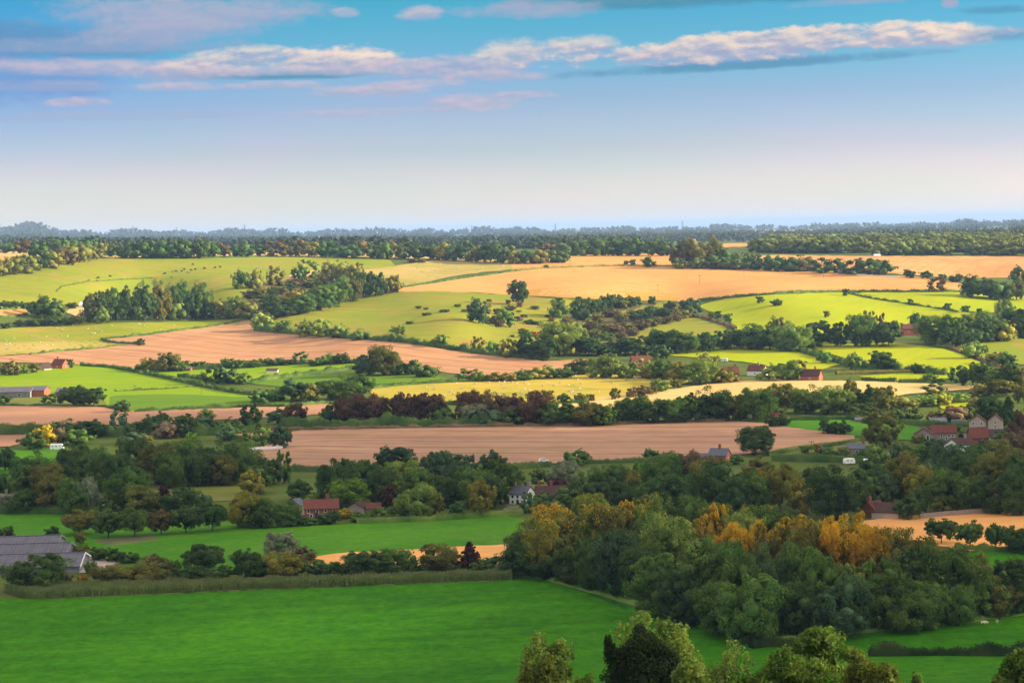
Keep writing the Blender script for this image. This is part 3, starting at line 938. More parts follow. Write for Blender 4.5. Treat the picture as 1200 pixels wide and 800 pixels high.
T('village trees round the lane', 'in the lane village', """611 431 446 20 dg; 630 427 444 24 ol; 646 426 443 18 g; 661 427 443 22 dg; 680 420 439 34 dg; 703 425 443 22 lg; 716 414 443 30 lg; 736 424 443 24 g; 752 419 443 22 lg; 765 423 444 20 yl; 776 419 446 26 g; 795 424 449 32 ol; 820 419 450 36 lg
829 409 432 20 ol tall; 845 430 449 22 ol; 857 437 448 18 ol; 840 435 448 24 g; 780 433 445 12 yl; 905 424 446 26 lg; 922 422 446 26 g; 935 420 444 20 ol""")
T('barn trees on the left', 'beside the red-ended barn', """86 452 475 32 dg oak; 110 454 476 28 dg; 143 468 483 15 dg; 59 461 474 15 dg umbrella; 5 461 475 15 dg umbrella""")
T('trees along the left lane', 'along the left lane', """52 496 523 22 ye round "yellow autumn tree beside the white motorhome"; 139 480 509 19 bl; 160 492 511 26 dg; 180 485 511 30 dg; 193 481 508 24 dg; 198 491 513 26 br2; 217 485 512 24 dg round; 243 475 494 15 lg; 240 486 507 32 bl; 270 487 507 26 dg; 295 472 506 24 dg
62 494 512 32 dg; 86 491 512 36 dg; 106 491 512 32 dg; 70 499 521 20 br2; 38 504 527 26 dg; 88 501 521 30 g; 155 505 520 26 bl; 170 506 519 16 ol; 268 497 516 20 bl; 283 503 516 16 g; 224 506 517 12 bg""")
T('trees of the mid valley wood', 'in the mid valley wood', """662 540 573 38 gy; 656 559 580 20 pu "dark purple tree beside the white house"; 690 547 588 42 g; 716 545 588 50 dg; 736 549 588 34 ol; 752 541 578 22 bg; 771 535 583 46 g; 786 530 578 40 g; 702 564 598 36 dg; 732 564 598 38 dg; 766 559 602 38 g
786 555 602 54 dg .2; 802 547 598 34 dg; 816 529 578 38 br2; 846 540 594 60 dg round; 830 534 584 42 ol; 862 558 604 46 dg; 882 551 602 42 g; 620 574 601 15 bl cone "blue-green pointed conifer in front of the white house"; 634 574 595 26 dg; 886 534 568 32 ol; 896 548 592 32 ol .6; 668 570 595 30 g""")
T('trees of the right valley wood', 'in the right valley wood', """914 543 598 40 yl; 902 550 592 34 ol; 940 559 602 28 yl .35; 978 544 608 68 dg oak; 955 547 592 34 dg; 1010 550 598 30 g; 1037 552 592 36 bl round; 1062 529 584 44 ol; 1042 539 578 40 dg; 1076 549 592 32 yl; 1014 535 575 30 g; 1086 544 588 30 ol
1120 549 599 54 g round; 1142 558 599 38 g; 1104 553 597 34 g; 1095 538 578 28 bl; 1111 519 564 48 bl; 1131 529 574 42 dg; 1161 529 578 46 ol; 1182 524 574 44 ol; 1196 544 604 40 dg; 1171 553 602 42 dg; 1202 528 584 44 dg; 1104 577 600 22 ol; 1064 578 608 28 dg; 1190 560 604 34 g
1078 565 604 26 dg; 1026 565 600 28 dg""")
T('trees round the right village', 'round the brick village', """1034 478 524 40 ol tall "tall olive tree in front of the village green"; 1161 464 498 34 dg; 1182 464 502 20 dg cone; 1197 479 528 30 br; 1028 519 548 22 lg; 1096 522 552 30 dg; 1122 528 558 30 g; 1148 520 552 32 dg; 1168 515 548 34 ol; 1190 505 545 34 br2; 1058 519 548 24 dg; 1080 520 548 26 g
1012 471 488 26 dg; 1050 477 496 22 dg; 1065 477 494 24 dg; 1100 477 494 26 ol; 1120 475 494 30 br2; 1136 474 492 22 dg; 1176 500 520 20 dg""")
T('trees of the east hedgerows', 'in the east hedgerows', """1140 424 452 28 dg; 1156 424 454 26 dg; 1122 427 448 16 dg; 1170 430 457 28 g; 1186 423 458 28 dg; 1196 431 458 26 ol; 1175 444 464 32 ol; 1150 447 464 22 ol; 1200 444 472 22 ol; 1160 468 482 24 ol; 1145 464 477 18 ol; 1089 435 448 15 g
1033 411 434 28 dg; 1000 411 433 16 g; 1141 399 420 24 lg; 1165 411 426 20 ol; 966 409 426 16 g; 1180 410 428 18 dg""")
T('trees of the hill foot', 'along the hill foot', """655 377 416 42 lg round; 675 379 414 28 lg; 620 391 420 28 dg; 640 394 422 26 dg; 690 394 417 32 dg; 714 397 416 28 dg; 736 395 416 32 dg; 770 385 414 32 dg; 790 387 414 34 dg; 806 389 414 26 g; 826 389 412 28 dg; 846 387 410 28 dg; 866 384 408 32 dg; 886 379 410 36 g
902 377 410 32 g; 927 377 412 48 lg; 915 371 406 26 ol; 960 376 406 32 dg; 985 377 406 26 dg; 1010 369 406 38 g; 1018 364 402 22 ol; 1032 365 402 12 br cone; 1041 376 406 32 dg; 1073 364 382 13 dg cone; 1096 369 404 42 g; 1116 371 406 28 g; 1131 367 397 32 lg; 1160 365 400 38 g
1150 374 402 24 dg; 1181 345 381 14 lg tall; 1171 348 378 10 lg tall; 1190 361 392 32 dg; 1204 360 397 28 dg; 1176 374 400 22 yl; 775 402 421 22 dg; 1136 384 407 22 dg; 942 384 408 24 dg; 752 398 416 24 dg""")
T('lone trees on the spur pasture', 'on the spur pasture', """608 328 358 21 dg "dark tree at the top edge of the spur pasture"; 561 349 379 24 bl round "broad dark tree casting a long shadow on the spur pasture"; 592 357 383 18 g; 656 350 373 19 g "small green tree above the scrub slope"; 812 348 371 17 bl "dark tree at the corner of the scrub slope"; 466 379 394 15 lg "light green tree in the long spur hedge"
800 361 373 20 ol""")
T('trees of the combe wood', 'in the combe wood', """110 344 377 24 ol; 120 340 376 26 dg; 121 357 379 15 lg; 136 337 375 26 g; 150 335 375 24 dg; 160 353 375 18 g; 170 333 375 26 dg; 186 330 375 26 ol; 185 354 375 14 yl; 200 334 374 24 dg; 216 329 373 22 g; 225 344 374 22 dg; 236 330 373 24 lg; 246 350 373 24 dg; 260 349 373 22 ol; 275 347 373 24 lg
290 349 373 24 ol; 205 350 375 20 g; 55 346 372 30 g; 70 356 370 16 g; 283 312 338 17 g; 298 313 338 16 ol; 323 310 335 16 ol; 340 350 369 32 dg; 356 344 368 28 g; 376 334 364 32 g; 395 324 360 28 g; 411 324 354 26 ol; 426 319 349 24 dg; 440 318 347 22 dg; 450 321 344 18 ol; 461 321 343 16 ol .3
325 350 372 28 dg; 352 338 362 20 yl; 362 303 327 20 lg umbrella; 388 303 325 20 ol; 403 303 330 22 ol; 415 307 334 22 ol; 350 312 328 13 dg""")
T('trees of the spur hedge', 'in the spur hedge', """308 363 386 22 lg; 330 374 390 16 g; 360 371 394 20 lg; 375 373 395 22 lg; 395 378 396 15 g; 518 391 407 14 g; 560 393 411 13 ol; 577 397 415 13 g; 596 395 419 16 ol; 420 384 399 14 g""")
T('dark trees along the ridge', 'along the ridge line', """605 290 309 18 ol .2; 619 290 309 18 dg; 632 289 309 18 ol; 646 289 308 17 dg; 658 292 308 16 dg; 797 281 314 22 br3; 816 279 314 24 ol; 836 276 313 28 ol; 851 288 314 20 dg; 798 301 315 14 lg; 819 299 315 16 lg; 839 296 315 26 dg; 862 297 316 24 dg; 880 295 316 22 dg; 896 297 317 22 dg; 844 301 315 13 br3 .4
910 299 318 22 dg; 928 298 318 22 dg; 946 298 318 20 ol; 961 301 320 20 dg; 980 302 320 20 dg; 1000 303 321 22 dg; 1021 301 322 28 dg; 1036 303 322 20 dg; 1140 322 349 26 dg; 1160 325 350 32 dg; 1176 329 352 24 dg; 1191 326 352 26 ol; 1198 309 338 20 dg; 1098 323 342 17 br3 umbrella "thin brownish tree at the right end of the golden stubble"
645 282 299 24 br3; 665 279 300 20 dg; 681 277 300 22 dg; 700 275 300 22 dg; 716 276 300 22 dg; 731 281 300 20 dg; 746 276 300 20 dg; 766 277 300 20 dg; 781 280 300 20 dg; 759 300 313 13 dg""")
T('trees of the left ridge belt', 'in the left ridge belt', """325 280 300 24 br3 .15; 341 281 299 20 dg; 355 279 299 18 br3; 369 282 300 22 ol; 386 281 301 24 dg; 400 286 302 22 dg; 414 285 303 18 dg; 426 278 300 18 br3; 438 282 303 18 dg; 451 283 304 18 dg; 462 280 302 18 ol; 476 283 303 18 dg; 490 284 304 24 dg; 506 284 304 20 dg; 520 280 305 20 ol; 533 284 306 20 dg; 546 281 306 20 dg; 575 284 308 30 dg; 591 283 308 24 dg; 559 286 307 18 ol
150 281 303 18 dg; 164 282 303 20 dg; 178 280 303 20 dg; 191 278 303 22 dg; 206 280 303 22 dg; 220 281 303 22 dg; 234 280 303 20 dg; 248 280 302 20 dg; 262 283 301 14 br3; 284 283 301 22 dg; 303 285 300 18 dg""")
T('trees of the far-left belt', 'in the far-left belt', """8 283 297 20 dg; 26 279 297 20 br3 .3; 44 281 297 20 dg; 60 280 296 20 dg; 75 277 297 18 dg; 90 278 299 20 dg; 106 280 300 20 dg; 120 283 300 16 ol; 135 284 301 16 dg; -4 304 324 20 ol .3; 12 299 322 22 ol; 29 297 320 24 ol; 45 290 317 24 dg; 60 290 314 22 ol; 76 287 310 24 br3; 95 285 307 26 ol; 110 287 304 18 ol""")
B('bushes of the barn hedgerow', 'in the barn hedgerow', """45 649 692 74 dg oak "big dark spreading bush in front of the grey sheds"; 84 634 650 16 ol; 98 638 652 20 ol; 115 640 656 26 dg; 133 642 658 22 dg; 150 645 660 24 dg; 128 660 682 34 ol; 160 658 682 44 ol; 188 664 682 18 ol; 98 671 684 13 or "rusty red bush by the maize strip"; 187 652 674 28 ol; 176 648 664 18 br2; 222 662 680 38 dg
262 660 678 26 g; 95 621 638 14 ol; 108 656 674 16 g; 8 615 631 17 dg "small round dark bush on the meadow at the far left"; 61 616 629 15 dg "small round dark bush behind the grey sheds"; 300 655 678 30 dg; 75 668 686 18 br2; 205 655 672 16 g""")
T('trees of the maize hedgerow', 'behind the maize strip', """240 637 672 52 dg umbrella; 290 643 678 34 dg; 330 622 658 36 gy; 357 639 664 26 br2; 328 645 677 54 yl; 308 648 676 34 dg; 420 645 672 38 dg; 442 643 672 30 dg; 462 641 672 36 g; 478 641 671 20 dg; 514 637 667 44 ol oak; 542 646 665 22 g; 550 634 666 24 pu cone; 580 647 668 27 dg""")
B('bushes behind the maize strip', 'behind the maize strip', """345 652 675 26 dg; 378 655 672 30 g; 404 661 672 16 g; 490 657 671 20 dg; 600 646 672 18 dg; 392 657 672 18 dg; 560 655 668 18 g; 372 660 674 22 dg""")
B('garden bushes of the brick farmhouse', 'by the brick farmhouse', """404 594 607 17 ye "bright yellow bush beside the brick farmhouse"; 421 599 612 22 g; 450 593 609 24 lg; 463 592 608 26 lg; 385 598 614 26 dg; 431 597 609 20 g; 360 604 616 20 dg; 345 600 617 16 dg; 478 597 608 18 g""")
B('scrub on the hill slope', 'on the scrub slope', """678 351 374 18 dg; 690 349 372 24 dg; 703 350 368 18 dg; 713 344 362 18 dg; 724 345 360 18 dg; 738 346 360 13 dg; 746 347 359 10 dg; 764 347 357 9 dg; 786 352 364 14 dg; 805 349 364 16 dg; 700 366 378 14 ol; 715 360 372 18 br2; 728 366 378 16 ol; 742 363 376 16 dg; 755 360 374 18 dg; 768 358 372 20 g; 780 360 372 16 dg
692 375 388 16 br2; 706 378 390 18 ol; 720 378 392 18 br2; 735 377 390 18 ol; 750 374 387 18 br2; 765 371 383 18 ol; 780 369 380 16 br2; 793 367 377 14 br2; 684 362 376 16 dg; 697 385 397 16 ol; 712 388 399 16 g; 728 388 398 14 br2; 742 384 394 14 br2; 664 371 383 13 br2; 674 384 398 18 dg; 760 366 376 12 dg; 730 352 362 12 ol""")
B('bushes on the spur pasture', 'on the spur pasture', """500 366 370 11 dg; 521 362 366 12 dg; 490 358 362 7 dg; 499 360 363 6 dg; 480 376 380 9 dg; 578 370 380 13 br2; 585 374 384 11 br2; 612 384 391 9 ol; 620 374 380 14 dg; 628 376 381 10 dg; 617 386 396 13 g; 629 388 395 12 or; 545 362 366 9 br2; 536 356 360 8 dg; 572 362 368 8 br2; 596 351 356 6 br2; 567 372 377 8 br2; 594 372 376 5 br2; 600 392 395 5 dg; 673 356 360 7 dg; 576 373 379 9 ol; 598 357 364 13 ol; 678 347 352 7 dg; 679 370 375 8 g; 625 358 362 7 br2; 571 376 380 7 g; 659 352 358 7 ol; 650 368 372 6 ol; 608 370 377 9 br2; 660 358 364 10 br2; 609 354 360 6 br2; 685 389 395 12 br2; 608 363 366 6 ol; 656 349 355 10 dg; 583 361 369 10 br2; 614 368 372 8 dg; 642 368 372 7 br2; 573 350 354 6 ol; 646 371 377 8 br2; 581 369 376 9 ol; 629 358 363 6 g""")
B('lone bushes on the bright pastures', 'on the bright pastures', """991 338 347 9 dg "dark bush on the hedge above the bright pasture"; 910 350 358 13 dg "dark round bush near the top of the bright pasture"; 891 347 355 9 dg; 969 364 372 7 ol "thin olive bush alone in the bright pasture"; 1067 350 358 6 dg; 1110 355 363 9 dg; 1131 358 366 10 dg; 1148 361 368 7 dg; 834 365 375 8 g; 841 364 374 8 g; 853 367 378 9 g; 1085 317 327 14 dg; 1068 317 326 10 dg; 1063 315 325 8 ol; 1120 321 331 14 dg; 1104 321 329 10 dg; 640 310 315 6 dg; 734 305 312 6 dg; 741 304 312 7 dg
165 396 405 9 dg "small bush at the corner of the striped stubble"; 485 302 308 14 ol; 494 303 308 10 ol""")
B('saplings on the ridge field', 'on the ridge field', """341 293 301 5 br3; 348 293 301 6 br3; 363 293 301 5 br3; 377 292 301 6 br3""")
B('bushes on the sheep meadow edge', 'along the sheep meadow edge', """721 454 468 12 ol; 773 444 459 18 g; 750 451 464 22 br2; 764 450 462 14 ol; 793 444 455 12 ol; 661 460 471 14 g; 681 460 471 16 ol; 693 461 470 10 ol; 642 457 470 12 ol; 740 455 466 12 br2""")
B('bushes on the village green', 'on the village green', """971 491 508 20 dg; 986 492 509 20 dg; 943 521 531 11 bg; 958 519 531 7 or "small rust-red bush beside the village lane"; 970 523 535 16 g; 985 526 537 14 g; 906 486 500 18 dg; 918 486 499 16 dg; 1075 425 438 14 dg; 1055 520 530 16 dg; 1066 524 536 18 g; 955 530 538 12 dg; 1090 513 523 22 dg; 1104 514 522 16 g; 1140 520 531 18 g; 1156 514 524 20 dg; 1178 512 522 18 ol; 1076 508 519 14 ol; 1130 505 512 16 dg; 1120 497 506 16 g; 1012 526 536 18 dg; 990 523 532 14 ol; 1092 498 506 14 ol""")
B('scrub of the combe', 'in the combe', """305 337 350 16 ol; 318 336 348 16 dg; 330 334 346 16 ol; 290 340 350 14 br2; 306 350 362 18 dg; 345 326 338 16 br2; 360 324 336 16 ol; 375 320 332 14 ol; 6 378 385 12 dg; 25 374 383 16 dg; 38 373 383 16 dg; 52 371 382 16 g; 65 370 382 18 g; 80 370 381 14 g; 92 368 380 14 ol; 5 352 362 14 dg; 16 352 362 14 dg; 28 353 362 14 dg; 85 354 362 14 dg; 430 328 338 8 or "small orange bush in the combe wood edge"; 300 362 374 14 g; 38 355 368 12 g; 315 344 356 18 dg; 330 346 358 18 ol; 345 340 352 18 br2; 360 338 350 18 dg; 372 334 346 18 ol; 388 332 344 16 dg; 400 334 346 18 ol; 325 356 368 18 g; 345 354 364 16 br2; 296 352 364 18 ol; 312 366 376 16 ol; 352 350 360 16 dg; 378 344 354 16 ol; 368 328 338 16 dg; 338 330 342 16 dg; 385 322 334 16 br2
224 422 433 14 g; 235 423 433 12 g; 266 419 432 16 g; 280 421 432 12 g; 312 419 429 18 g; 370 419 429 16 g; 402 413 427 18 dg; 298 421 431 14 g; 80 420 431 12 g; 40 425 437 12 ol""")


LS = {}
for st_ in STN:
    LS[st_] = 0
RT = random.Random(5)


def plant(d, kind):
    st = d['style'] or (('round', 'oak', 'round', 'oak', 'tall')[RT.randrange(5)] if kind == 'tree' else 'bush')
    if st == 'tall' and d['w'] > (d['base']-d['top'])*.9:
        st = 'round'
    p = P(d['x'], d['base'])
    s = scale_at(p)
    h, w = (d['base']-d['top'])*s, d['w']*s*(1.18 if 'near wood' in d['phrase'] else (1.06 if d['w'] > 45 else 1.22))
    lod = 0 if d['w'] >= 34 else (1 if d['w'] >= 13 else 2)
    lst = CROWN[st, lod]
    me = lst[RT.randrange(len(lst))]
    name, c = CN[d['col']]
    jit = RT.uniform(.70, 1.15) if 'near wood' in d['phrase'] else RT.uniform(.84, 1.16)
    colr = (c[0]*jit*RT.uniform(.93, 1.07), c[1]*jit, c[2]*jit, 1-d['aut'])
    rz = RT.uniform(0, 6.28)
    if d['label']:
        label = d['label']
    else:
        aut = ' with gold leaves' if d['aut'] >= .45 else (' with yellowing top' if d['aut'] > 0 else '')
        noun = 'tree' if kind == 'tree' else 'bush'
        o_ = d['ord']+' from the left' if d['n'] > 1 else ''
        label = f"{name} {STN[st] if kind == 'tree' else 'leafy'} {noun}{aut}, {o_} {d['phrase']}".replace(',  ', ', ')
    clear = .20 if st == 'umbrella' else .03
    if st in ('bush', 'cone', 'willow'):
        clear = .02
    if kind == 'tree' and d['w'] >= 13:
        t = link('tree', None, loc=p)
        cr = link('crown', me, t, (0, 0, h*clear), rz, (w, w, h*(1-clear)))
        cr.color = colr
        tk = link('trunk', TRUNK[RT.randrange(3)], t, (0, 0, -.2), rz, (h*.8, h*.8, h*.8))
    else:
        t = link(kind, me, None, p+Vector((0, 0, h*clear-.2 if kind == 'bush' else h*clear*.3)), rz, (w, w, h*(1-clear*.5)))
        t.color = colr
    if len(label.split()) > 16 and not d['label']:
        label = label.replace(' '+STN[st], '', 1)
    if len(label.split()) > 16 and not d['label']:
        label = label.replace(' with gold leaves', ' turning gold').replace(' with yellowing top', ' turning yellow')
    tag(t, label, kind, d['group'])
    return t


TREES.sort(key=lambda d: -d['w']*(d['base']-d['top']))
for d in TREES[:MAX_TREES]:
    plant(d, 'tree')
REST = TREES[MAX_TREES:]
for d in BUSHES[:300]:
    plant(d, 'bush')


def mass(name, items, seed, colours=None, n1=5, n2=3, leaves=60, leaf=.12):
    """a far wood: many small crowns, every one with its own lumps, joined as one mass. items: (point, h, w, style)"""
    kinds = [crown_arrays(seed+q, n1, n2, leaves, leaf, ('round', 'oak', 'round', 'tall')[q % 4], .86) for q in range(6)]
    rng = random.Random(seed)
    V, Q, T3 = [], [], []
    nv = 0
    CA = []
    for ci, (p, h, w) in enumerate(items):
        v, cv, ct = kinds[rng.randrange(6)]
        a = rng.uniform(0, 6.28)
        rot = np.array([[math.cos(a), -math.sin(a), 0], [math.sin(a), math.cos(a), 0], [0, 0, 1]])
        sc = np.array([w, w, h])
        pv = np.array(p)-np.array([0, 0, h*.04])
        vv = (v @ rot.T)*sc+pv
        cc = (cv @ rot.T)*sc+pv
        V.append(vv)
        V.append(cc)
        Q.append(np.arange(len(vv)).reshape(-1, 4)+nv)
        T3.append(ct+nv+len(vv))
        nv += len(vv)+len(cc)
        cc_ = colours[ci] if colours else (1, 1, 1)
        CA.append(np.tile(np.array([cc_[0], cc_[1], cc_[2], 1.0], np.float32), (len(vv)+len(cc), 1)))
    V, Q, T3 = np.concatenate(V), np.concatenate(Q), np.concatenate(T3)
    me = bpy.data.meshes.new(name)
    me.vertices.add(len(V))
    me.vertices.foreach_set('co', V.astype(np.float32).ravel())
    me.loops.add(len(Q)*4+len(T3)*3)
    me.loops.foreach_set('vertex_index', np.concatenate([Q.ravel(), T3.ravel()]).astype(np.int32))
    me.polygons.add(len(Q)+len(T3))
    me.polygons.foreach_set('loop_start', np.concatenate([np.arange(len(Q))*4, len(Q)*4+np.arange(len(T3))*3]).astype(np.int32))
    at = me.attributes.new('leaf_colour', 'FLOAT_COLOR', 'POINT')
    at.data.foreach_set('color', np.concatenate(CA).ravel())
    me.materials.append(FARFOL)
    me.update(calc_edges=True)
    o = link(name, me)
    o['kind'] = 'stuff'
    return o


def far_foliage():
    m, k, b = new_mat('far_foliage')
    geo = k.n('ShaderNodeNewGeometry')
    oi = k.n('ShaderNodeObjectInfo')
    n1 = k.noise(geo.outputs['Position'], 0.012, 3.0)
    n2 = k.noise(geo.outputs['Position'], 0.06, 2.0)
    val = k.m('MULTIPLY', k.lin(n2, .3, .7, .65, 1.4), k.lin(geo.outputs['Random Per Island'], 0, 1, .8, 1.2))
    hs = k.n('ShaderNodeHueSaturation')
    k.nt.links.new(k.lin(n1, .3, .7, .525, .465), hs.inputs['Hue'])
    k.nt.links.new(val, hs.inputs['Value'])
    at = k.n('ShaderNodeAttribute', attribute_name='leaf_colour')
    k.nt.links.new(k.mix(1.0, oi.outputs['Color'], at.outputs['Color'], 'MULTIPLY'), hs.inputs['Color'])
    k.nt.links.new(hs.outputs[0], b.inputs['Base Color'])
    return m


FARFOL = far_foliage()


def scatter(poly, n, seed, holes=(), hh=(11, 16), row=0, wide=(1.0, 1.7)):
    pl = pts(poly)
    hl = [pts(h) for h in holes]
    rng = random.Random(seed)
    xs, ys = [p[0] for p in pl], [p[1] for p in pl]
    out = []
    while len(out) < n:
        x, y = rng.uniform(min(xs), max(xs)), rng.uniform(min(ys), max(ys))
        if not inside(x, y, pl) or any(inside(x, y, h) for h in hl):
            continue
        u, v = uv(np.array([x]), np.array([y]))
        if v[0] < vcrest(u[0])+.3:
            continue
        if row:
            y = round(y/row)*row+rng.uniform(-.3, .3)+.8*math.sin(x/47.0)
            if math.sin(x/19.0+y*3.1)+math.sin(x/7.3-y*5.7) < -0.95:
                continue
            u, v = uv(np.array([x]), np.array([y]))
            if v[0] < vcrest(u[0])+.3:
                continue
        h = rng.uniform(*hh)
        out.append((Vector(land(u, v)[0]), h, h*rng.uniform(*wide)))
    return out


def crest_line(x0, x1, n, seed, hh, back=(0.3, 2.5), gaps=()):
    rng = random.Random(seed)
    out = []
    for i in range(n):
        u = rng.uniform(x0, x1)-600
        v = float(vcrest(u))+rng.uniform(*back)
        if any(a < u+600 < b for a, b in gaps):
            continue
        h = rng.uniform(*hh)*(1+.35*math.sin(u/31.0)*math.sin(u/13.0+1))
        out.append((Vector(land([u], [v])[0]), h, h*rng.uniform(1.0, 1.8)))
    return out


HOLES = ('1090,273 1137,271 1139,277.5 1094,279.5', '1146,269 1230,268 1230,275 1148,276', '858,268 967,267 965,273 860,274', '843,285 897,283 895,289 844,291',
         '-90,291 20,292 55,293 110,296 145,301 120,304 60,300 -90,302')
o = mass('far_woodland', scatter('-90,272 300,270 620,266 620,292 450,293 300,293 140,295 -90,290', 1900, 11, HOLES, (14, 24), 2.6)
         + crest_line(-80, 640, 420, 12, (22, 44)) + crest_line(5, 76, 70, 13, (20, 30), (0, 9)), 21)
o.color = (.045, .068, .034, 1)
o = mass('far_woodland', scatter('620,262 900,258 1290,250 1290,284 900,282 620,292', 2000, 14, HOLES, (14, 24), 2.6)
         + crest_line(600, 1290, 330, 15, (20, 36)), 22)
o.color = (.060, .082, .032, 1)
o = mass('woodland', scatter('885,283 960,283 1080,283 1290,282 1290,299 1140,299 1010,298 885,296', 620, 16, HOLES, (14, 20), 3.4, (1.3, 2.1)), 23, leaves=150, n1=9, leaf=.07)
o.color = (.120, .145, .028, 1)


if REST:
    it_, co_ = [], []
    for d in REST:
        p = P(d['x'], d['base'])
        q = scale_at(p)
        it_.append((p, (d['base']-d['top'])*q, d['w']*q*1.45))
        c = CN[d['col']][1]
        j_ = RT.uniform(.85, 1.1)
        co_.append(tuple(v*j_ for v in c))
    mass('distant_trees', it_, 31, co_, 10, 4, 320, .055)


# ------------------------------------------------------------------ hedges
def hedge(label, px, h, w, col='dg', group='hedges along the field edges', ragged=.3, aut=0.0):
    """a clipped or ragged field hedge: woody core under many small leaf faces"""
    HN[0] += 1
    rng = np.random.default_rng(HN[0])
    pl = resample(chaikin(pts(px), False), 2.0)
    a = np.array(pl)
    u, v = uv(a[:, 0], a[:, 1])
    g = land(u, v)
    seg = np.linalg.norm(np.diff(g, axis=0), axis=1)
    acc = np.concatenate([[0], np.cumsum(seg)])
    ln = acc[-1]
    yy = g[:, 1].mean()
    leaf = max(.26, yy/F*.85)
    step = max(1.0, leaf*1.6)
    n = max(4, int(ln/step))
    t = np.linspace(0, ln, n)
    q = np.stack([np.interp(t, acc, g[:, i]) for i in range(3)], 1)
    d = unit(np.gradient(q, axis=0)*np.array([1, 1, 0]))
    nr = np.stack([-d[:, 1], d[:, 0], np.zeros(n)], 1)
    hv = h*(1+ragged*(np.convolve(rng.normal(size=n+6), np.ones(5)/2.6, 'valid')[:n] if n > 2 else 0))
    hv = np.clip(hv, h*.5, h*1.9)
    # core
    prof = [(-.42, -.3), (-.40, .6), (-.25, .88), (.25, .88), (.40, .6), (.42, -.3)]
    cv = np.stack([q+nr*(a0*w)+np.array([0, 0, 1])*(np.minimum(hv*b0, hv*b0) if b0 > 0 else np.full(n, b0))[:, None] for a0, b0 in prof], 1)
    cf = []
    for i in range(n-1):
        for j in range(5):
            cf.append((i*6+j, i*6+j+1, (i+1)*6+j+1, (i+1)*6+j))
    cf.append((0, 1, 2, 3))
    cf.append((0, 3, 4, 5))
    e = (n-1)*6
    cf.append((e+3, e+2, e+1, e))
    cf.append((e+5, e+4, e+3, e))
    m = int(ln*(2*h+w)/(leaf*leaf*2.1))
    m = min(m, 14000)
    ts = rng.uniform(0, ln, m)
    ix = np.clip((ts/ln*(n-1)).astype(int), 0, n-2)
    qq = np.stack([np.interp(ts, t, q[:, i]) for i in range(3)], 1)
    hh = np.interp(ts, t, hv)
    s = rng.uniform(-1, 1, m)*1.25
    side = np.clip(np.abs(s)*1.25, 0, 1)
    ang = np.clip(s, -1, 1)*math.pi*.5
    off = np.sin(ang)*.5*w
    z = np.where(np.abs(s) > .75, rng.uniform(.02, .95, m), .72+.28*np.cos(ang))*hh
    nrm = unit(nr[ix]*np.sin(ang)[:, None]+np.array([0, 0, 1])*(np.cos(ang)*.9+.25)[:, None]+rng.normal(size=(m, 3))*.4)
    c = qq+nr[ix]*off[:, None]+np.array([0, 0, 1])*z[:, None]+rng.normal(size=(m, 3))*leaf*.6
    lv = leaf_quads(c, nrm, leaf*.62, rng)
    V = np.concatenate([cv.reshape(-1, 3), lv])
    o0 = q[n//2].copy()
    V -= o0
    Fq = np.concatenate([np.array(cf), np.arange(len(lv)).reshape(-1, 4)+n*6])
    o = link('hedge', mesh_np('hedge', V, Fq, [HEDGE]), None, o0)
    c = CN[col][1]
    o.color = (c[0], c[1], c[2], 1-aut)
    tag(o, label, 'hedge', group)
    return o


def hedge_foliage():
    m, k, b = new_mat('hedge_foliage')
    geo = k.n('ShaderNodeNewGeometry')
    oi = k.n('ShaderNodeObjectInfo')
    n1 = k.noise(geo.outputs['Position'], 0.12, 4.0)
    val = k.m('MULTIPLY', k.lin(n1, .3, .7, .6, 1.45), k.lin(geo.outputs['Random Per Island'], 0, 1, .65, 1.4))
    hs = k.n('ShaderNodeHueSaturation')
    k.nt.links.new(k.lin(n1, .3, .7, .53, .46), hs.inputs['Hue'])
    k.nt.links.new(val, hs.inputs['Value'])
    k.nt.links.new(oi.outputs['Color'], hs.inputs['Color'])
    k.nt.links.new(hs.outputs[0], b.inputs['Base Color'])
    return m


HN = [0]
HEDGE = hedge_foliage()
hedge('dark clipped hedge running above the long meadow, right of the brick farmhouse', '418,614 470,612 520,610 612,603', 2.2, 2.0, 'g', ragged=.1)
hedge('dark hedge along the bottom of the brown stubble field', '335,552 420,553 470,552', 2.5, 2.5, 'dg')
hedge('dark hedge between the brown stubble field and the mid valley wood', '556,552 640,547 690,543 800,540 840,536', 2.2, 2.5, 'dg')
hedge('low hedge behind the brown stubble field, under the copper trees', '300,504 430,503 600,500 690,499 750,496 850,494', 1.8, 2.5, 'br2')
hedge('thick dark hedge at the foot of the copper tree belt', '330,500 430,500 600,498 690,497 760,495', 5.0, 5.0, 'dg')
hedge('dark hedge above the brown strip at the left edge', '-60,511 40,509 130,511 190,512 300,507', 5.0, 5.0, 'dg')
hedge('hedge in front of the village green', '900,534 950,527 990,521 1010,517 1040,517', 1.8, 2.0, 'dg', ragged=.1)
hedge('long dark hedge behind the village green', '925,493 1000,492 1050,497 1110,500 1140,500', 2.6, 3.0, 'dg', ragged=.12)
hedge('tall dark clipped hedge beside the village lane with caravans', '905,540 960,541 1000,542 1040,543 1060,540', 3.2, 3.0, 'dg', ragged=.08)
hedge('dark hedge crossing the near meadow on the right', '1018,769 1100,768 1200,769 1300,771', 2.8, 2.4, 'vd', ragged=.35)
hedge('short hedge continuing left of the meadow hedge behind the front trees', '880,760 905,757 935,760 1000,765', 2.0, 2.4, 'vd')
hedge('rough bank of weeds along the near wood edge', '610,676 640,680 720,702 830,738 900,752 1010,742 1100,734 1200,721', .9, 1.6, 'g', ragged=.5)
hedge('tall hedge between the pink stubble and the spur pasture', '300,388 350,392 420,397 470,401 520,408 560,415 600,419 640,422', 4.5, 5.0, 'dg', ragged=.35)
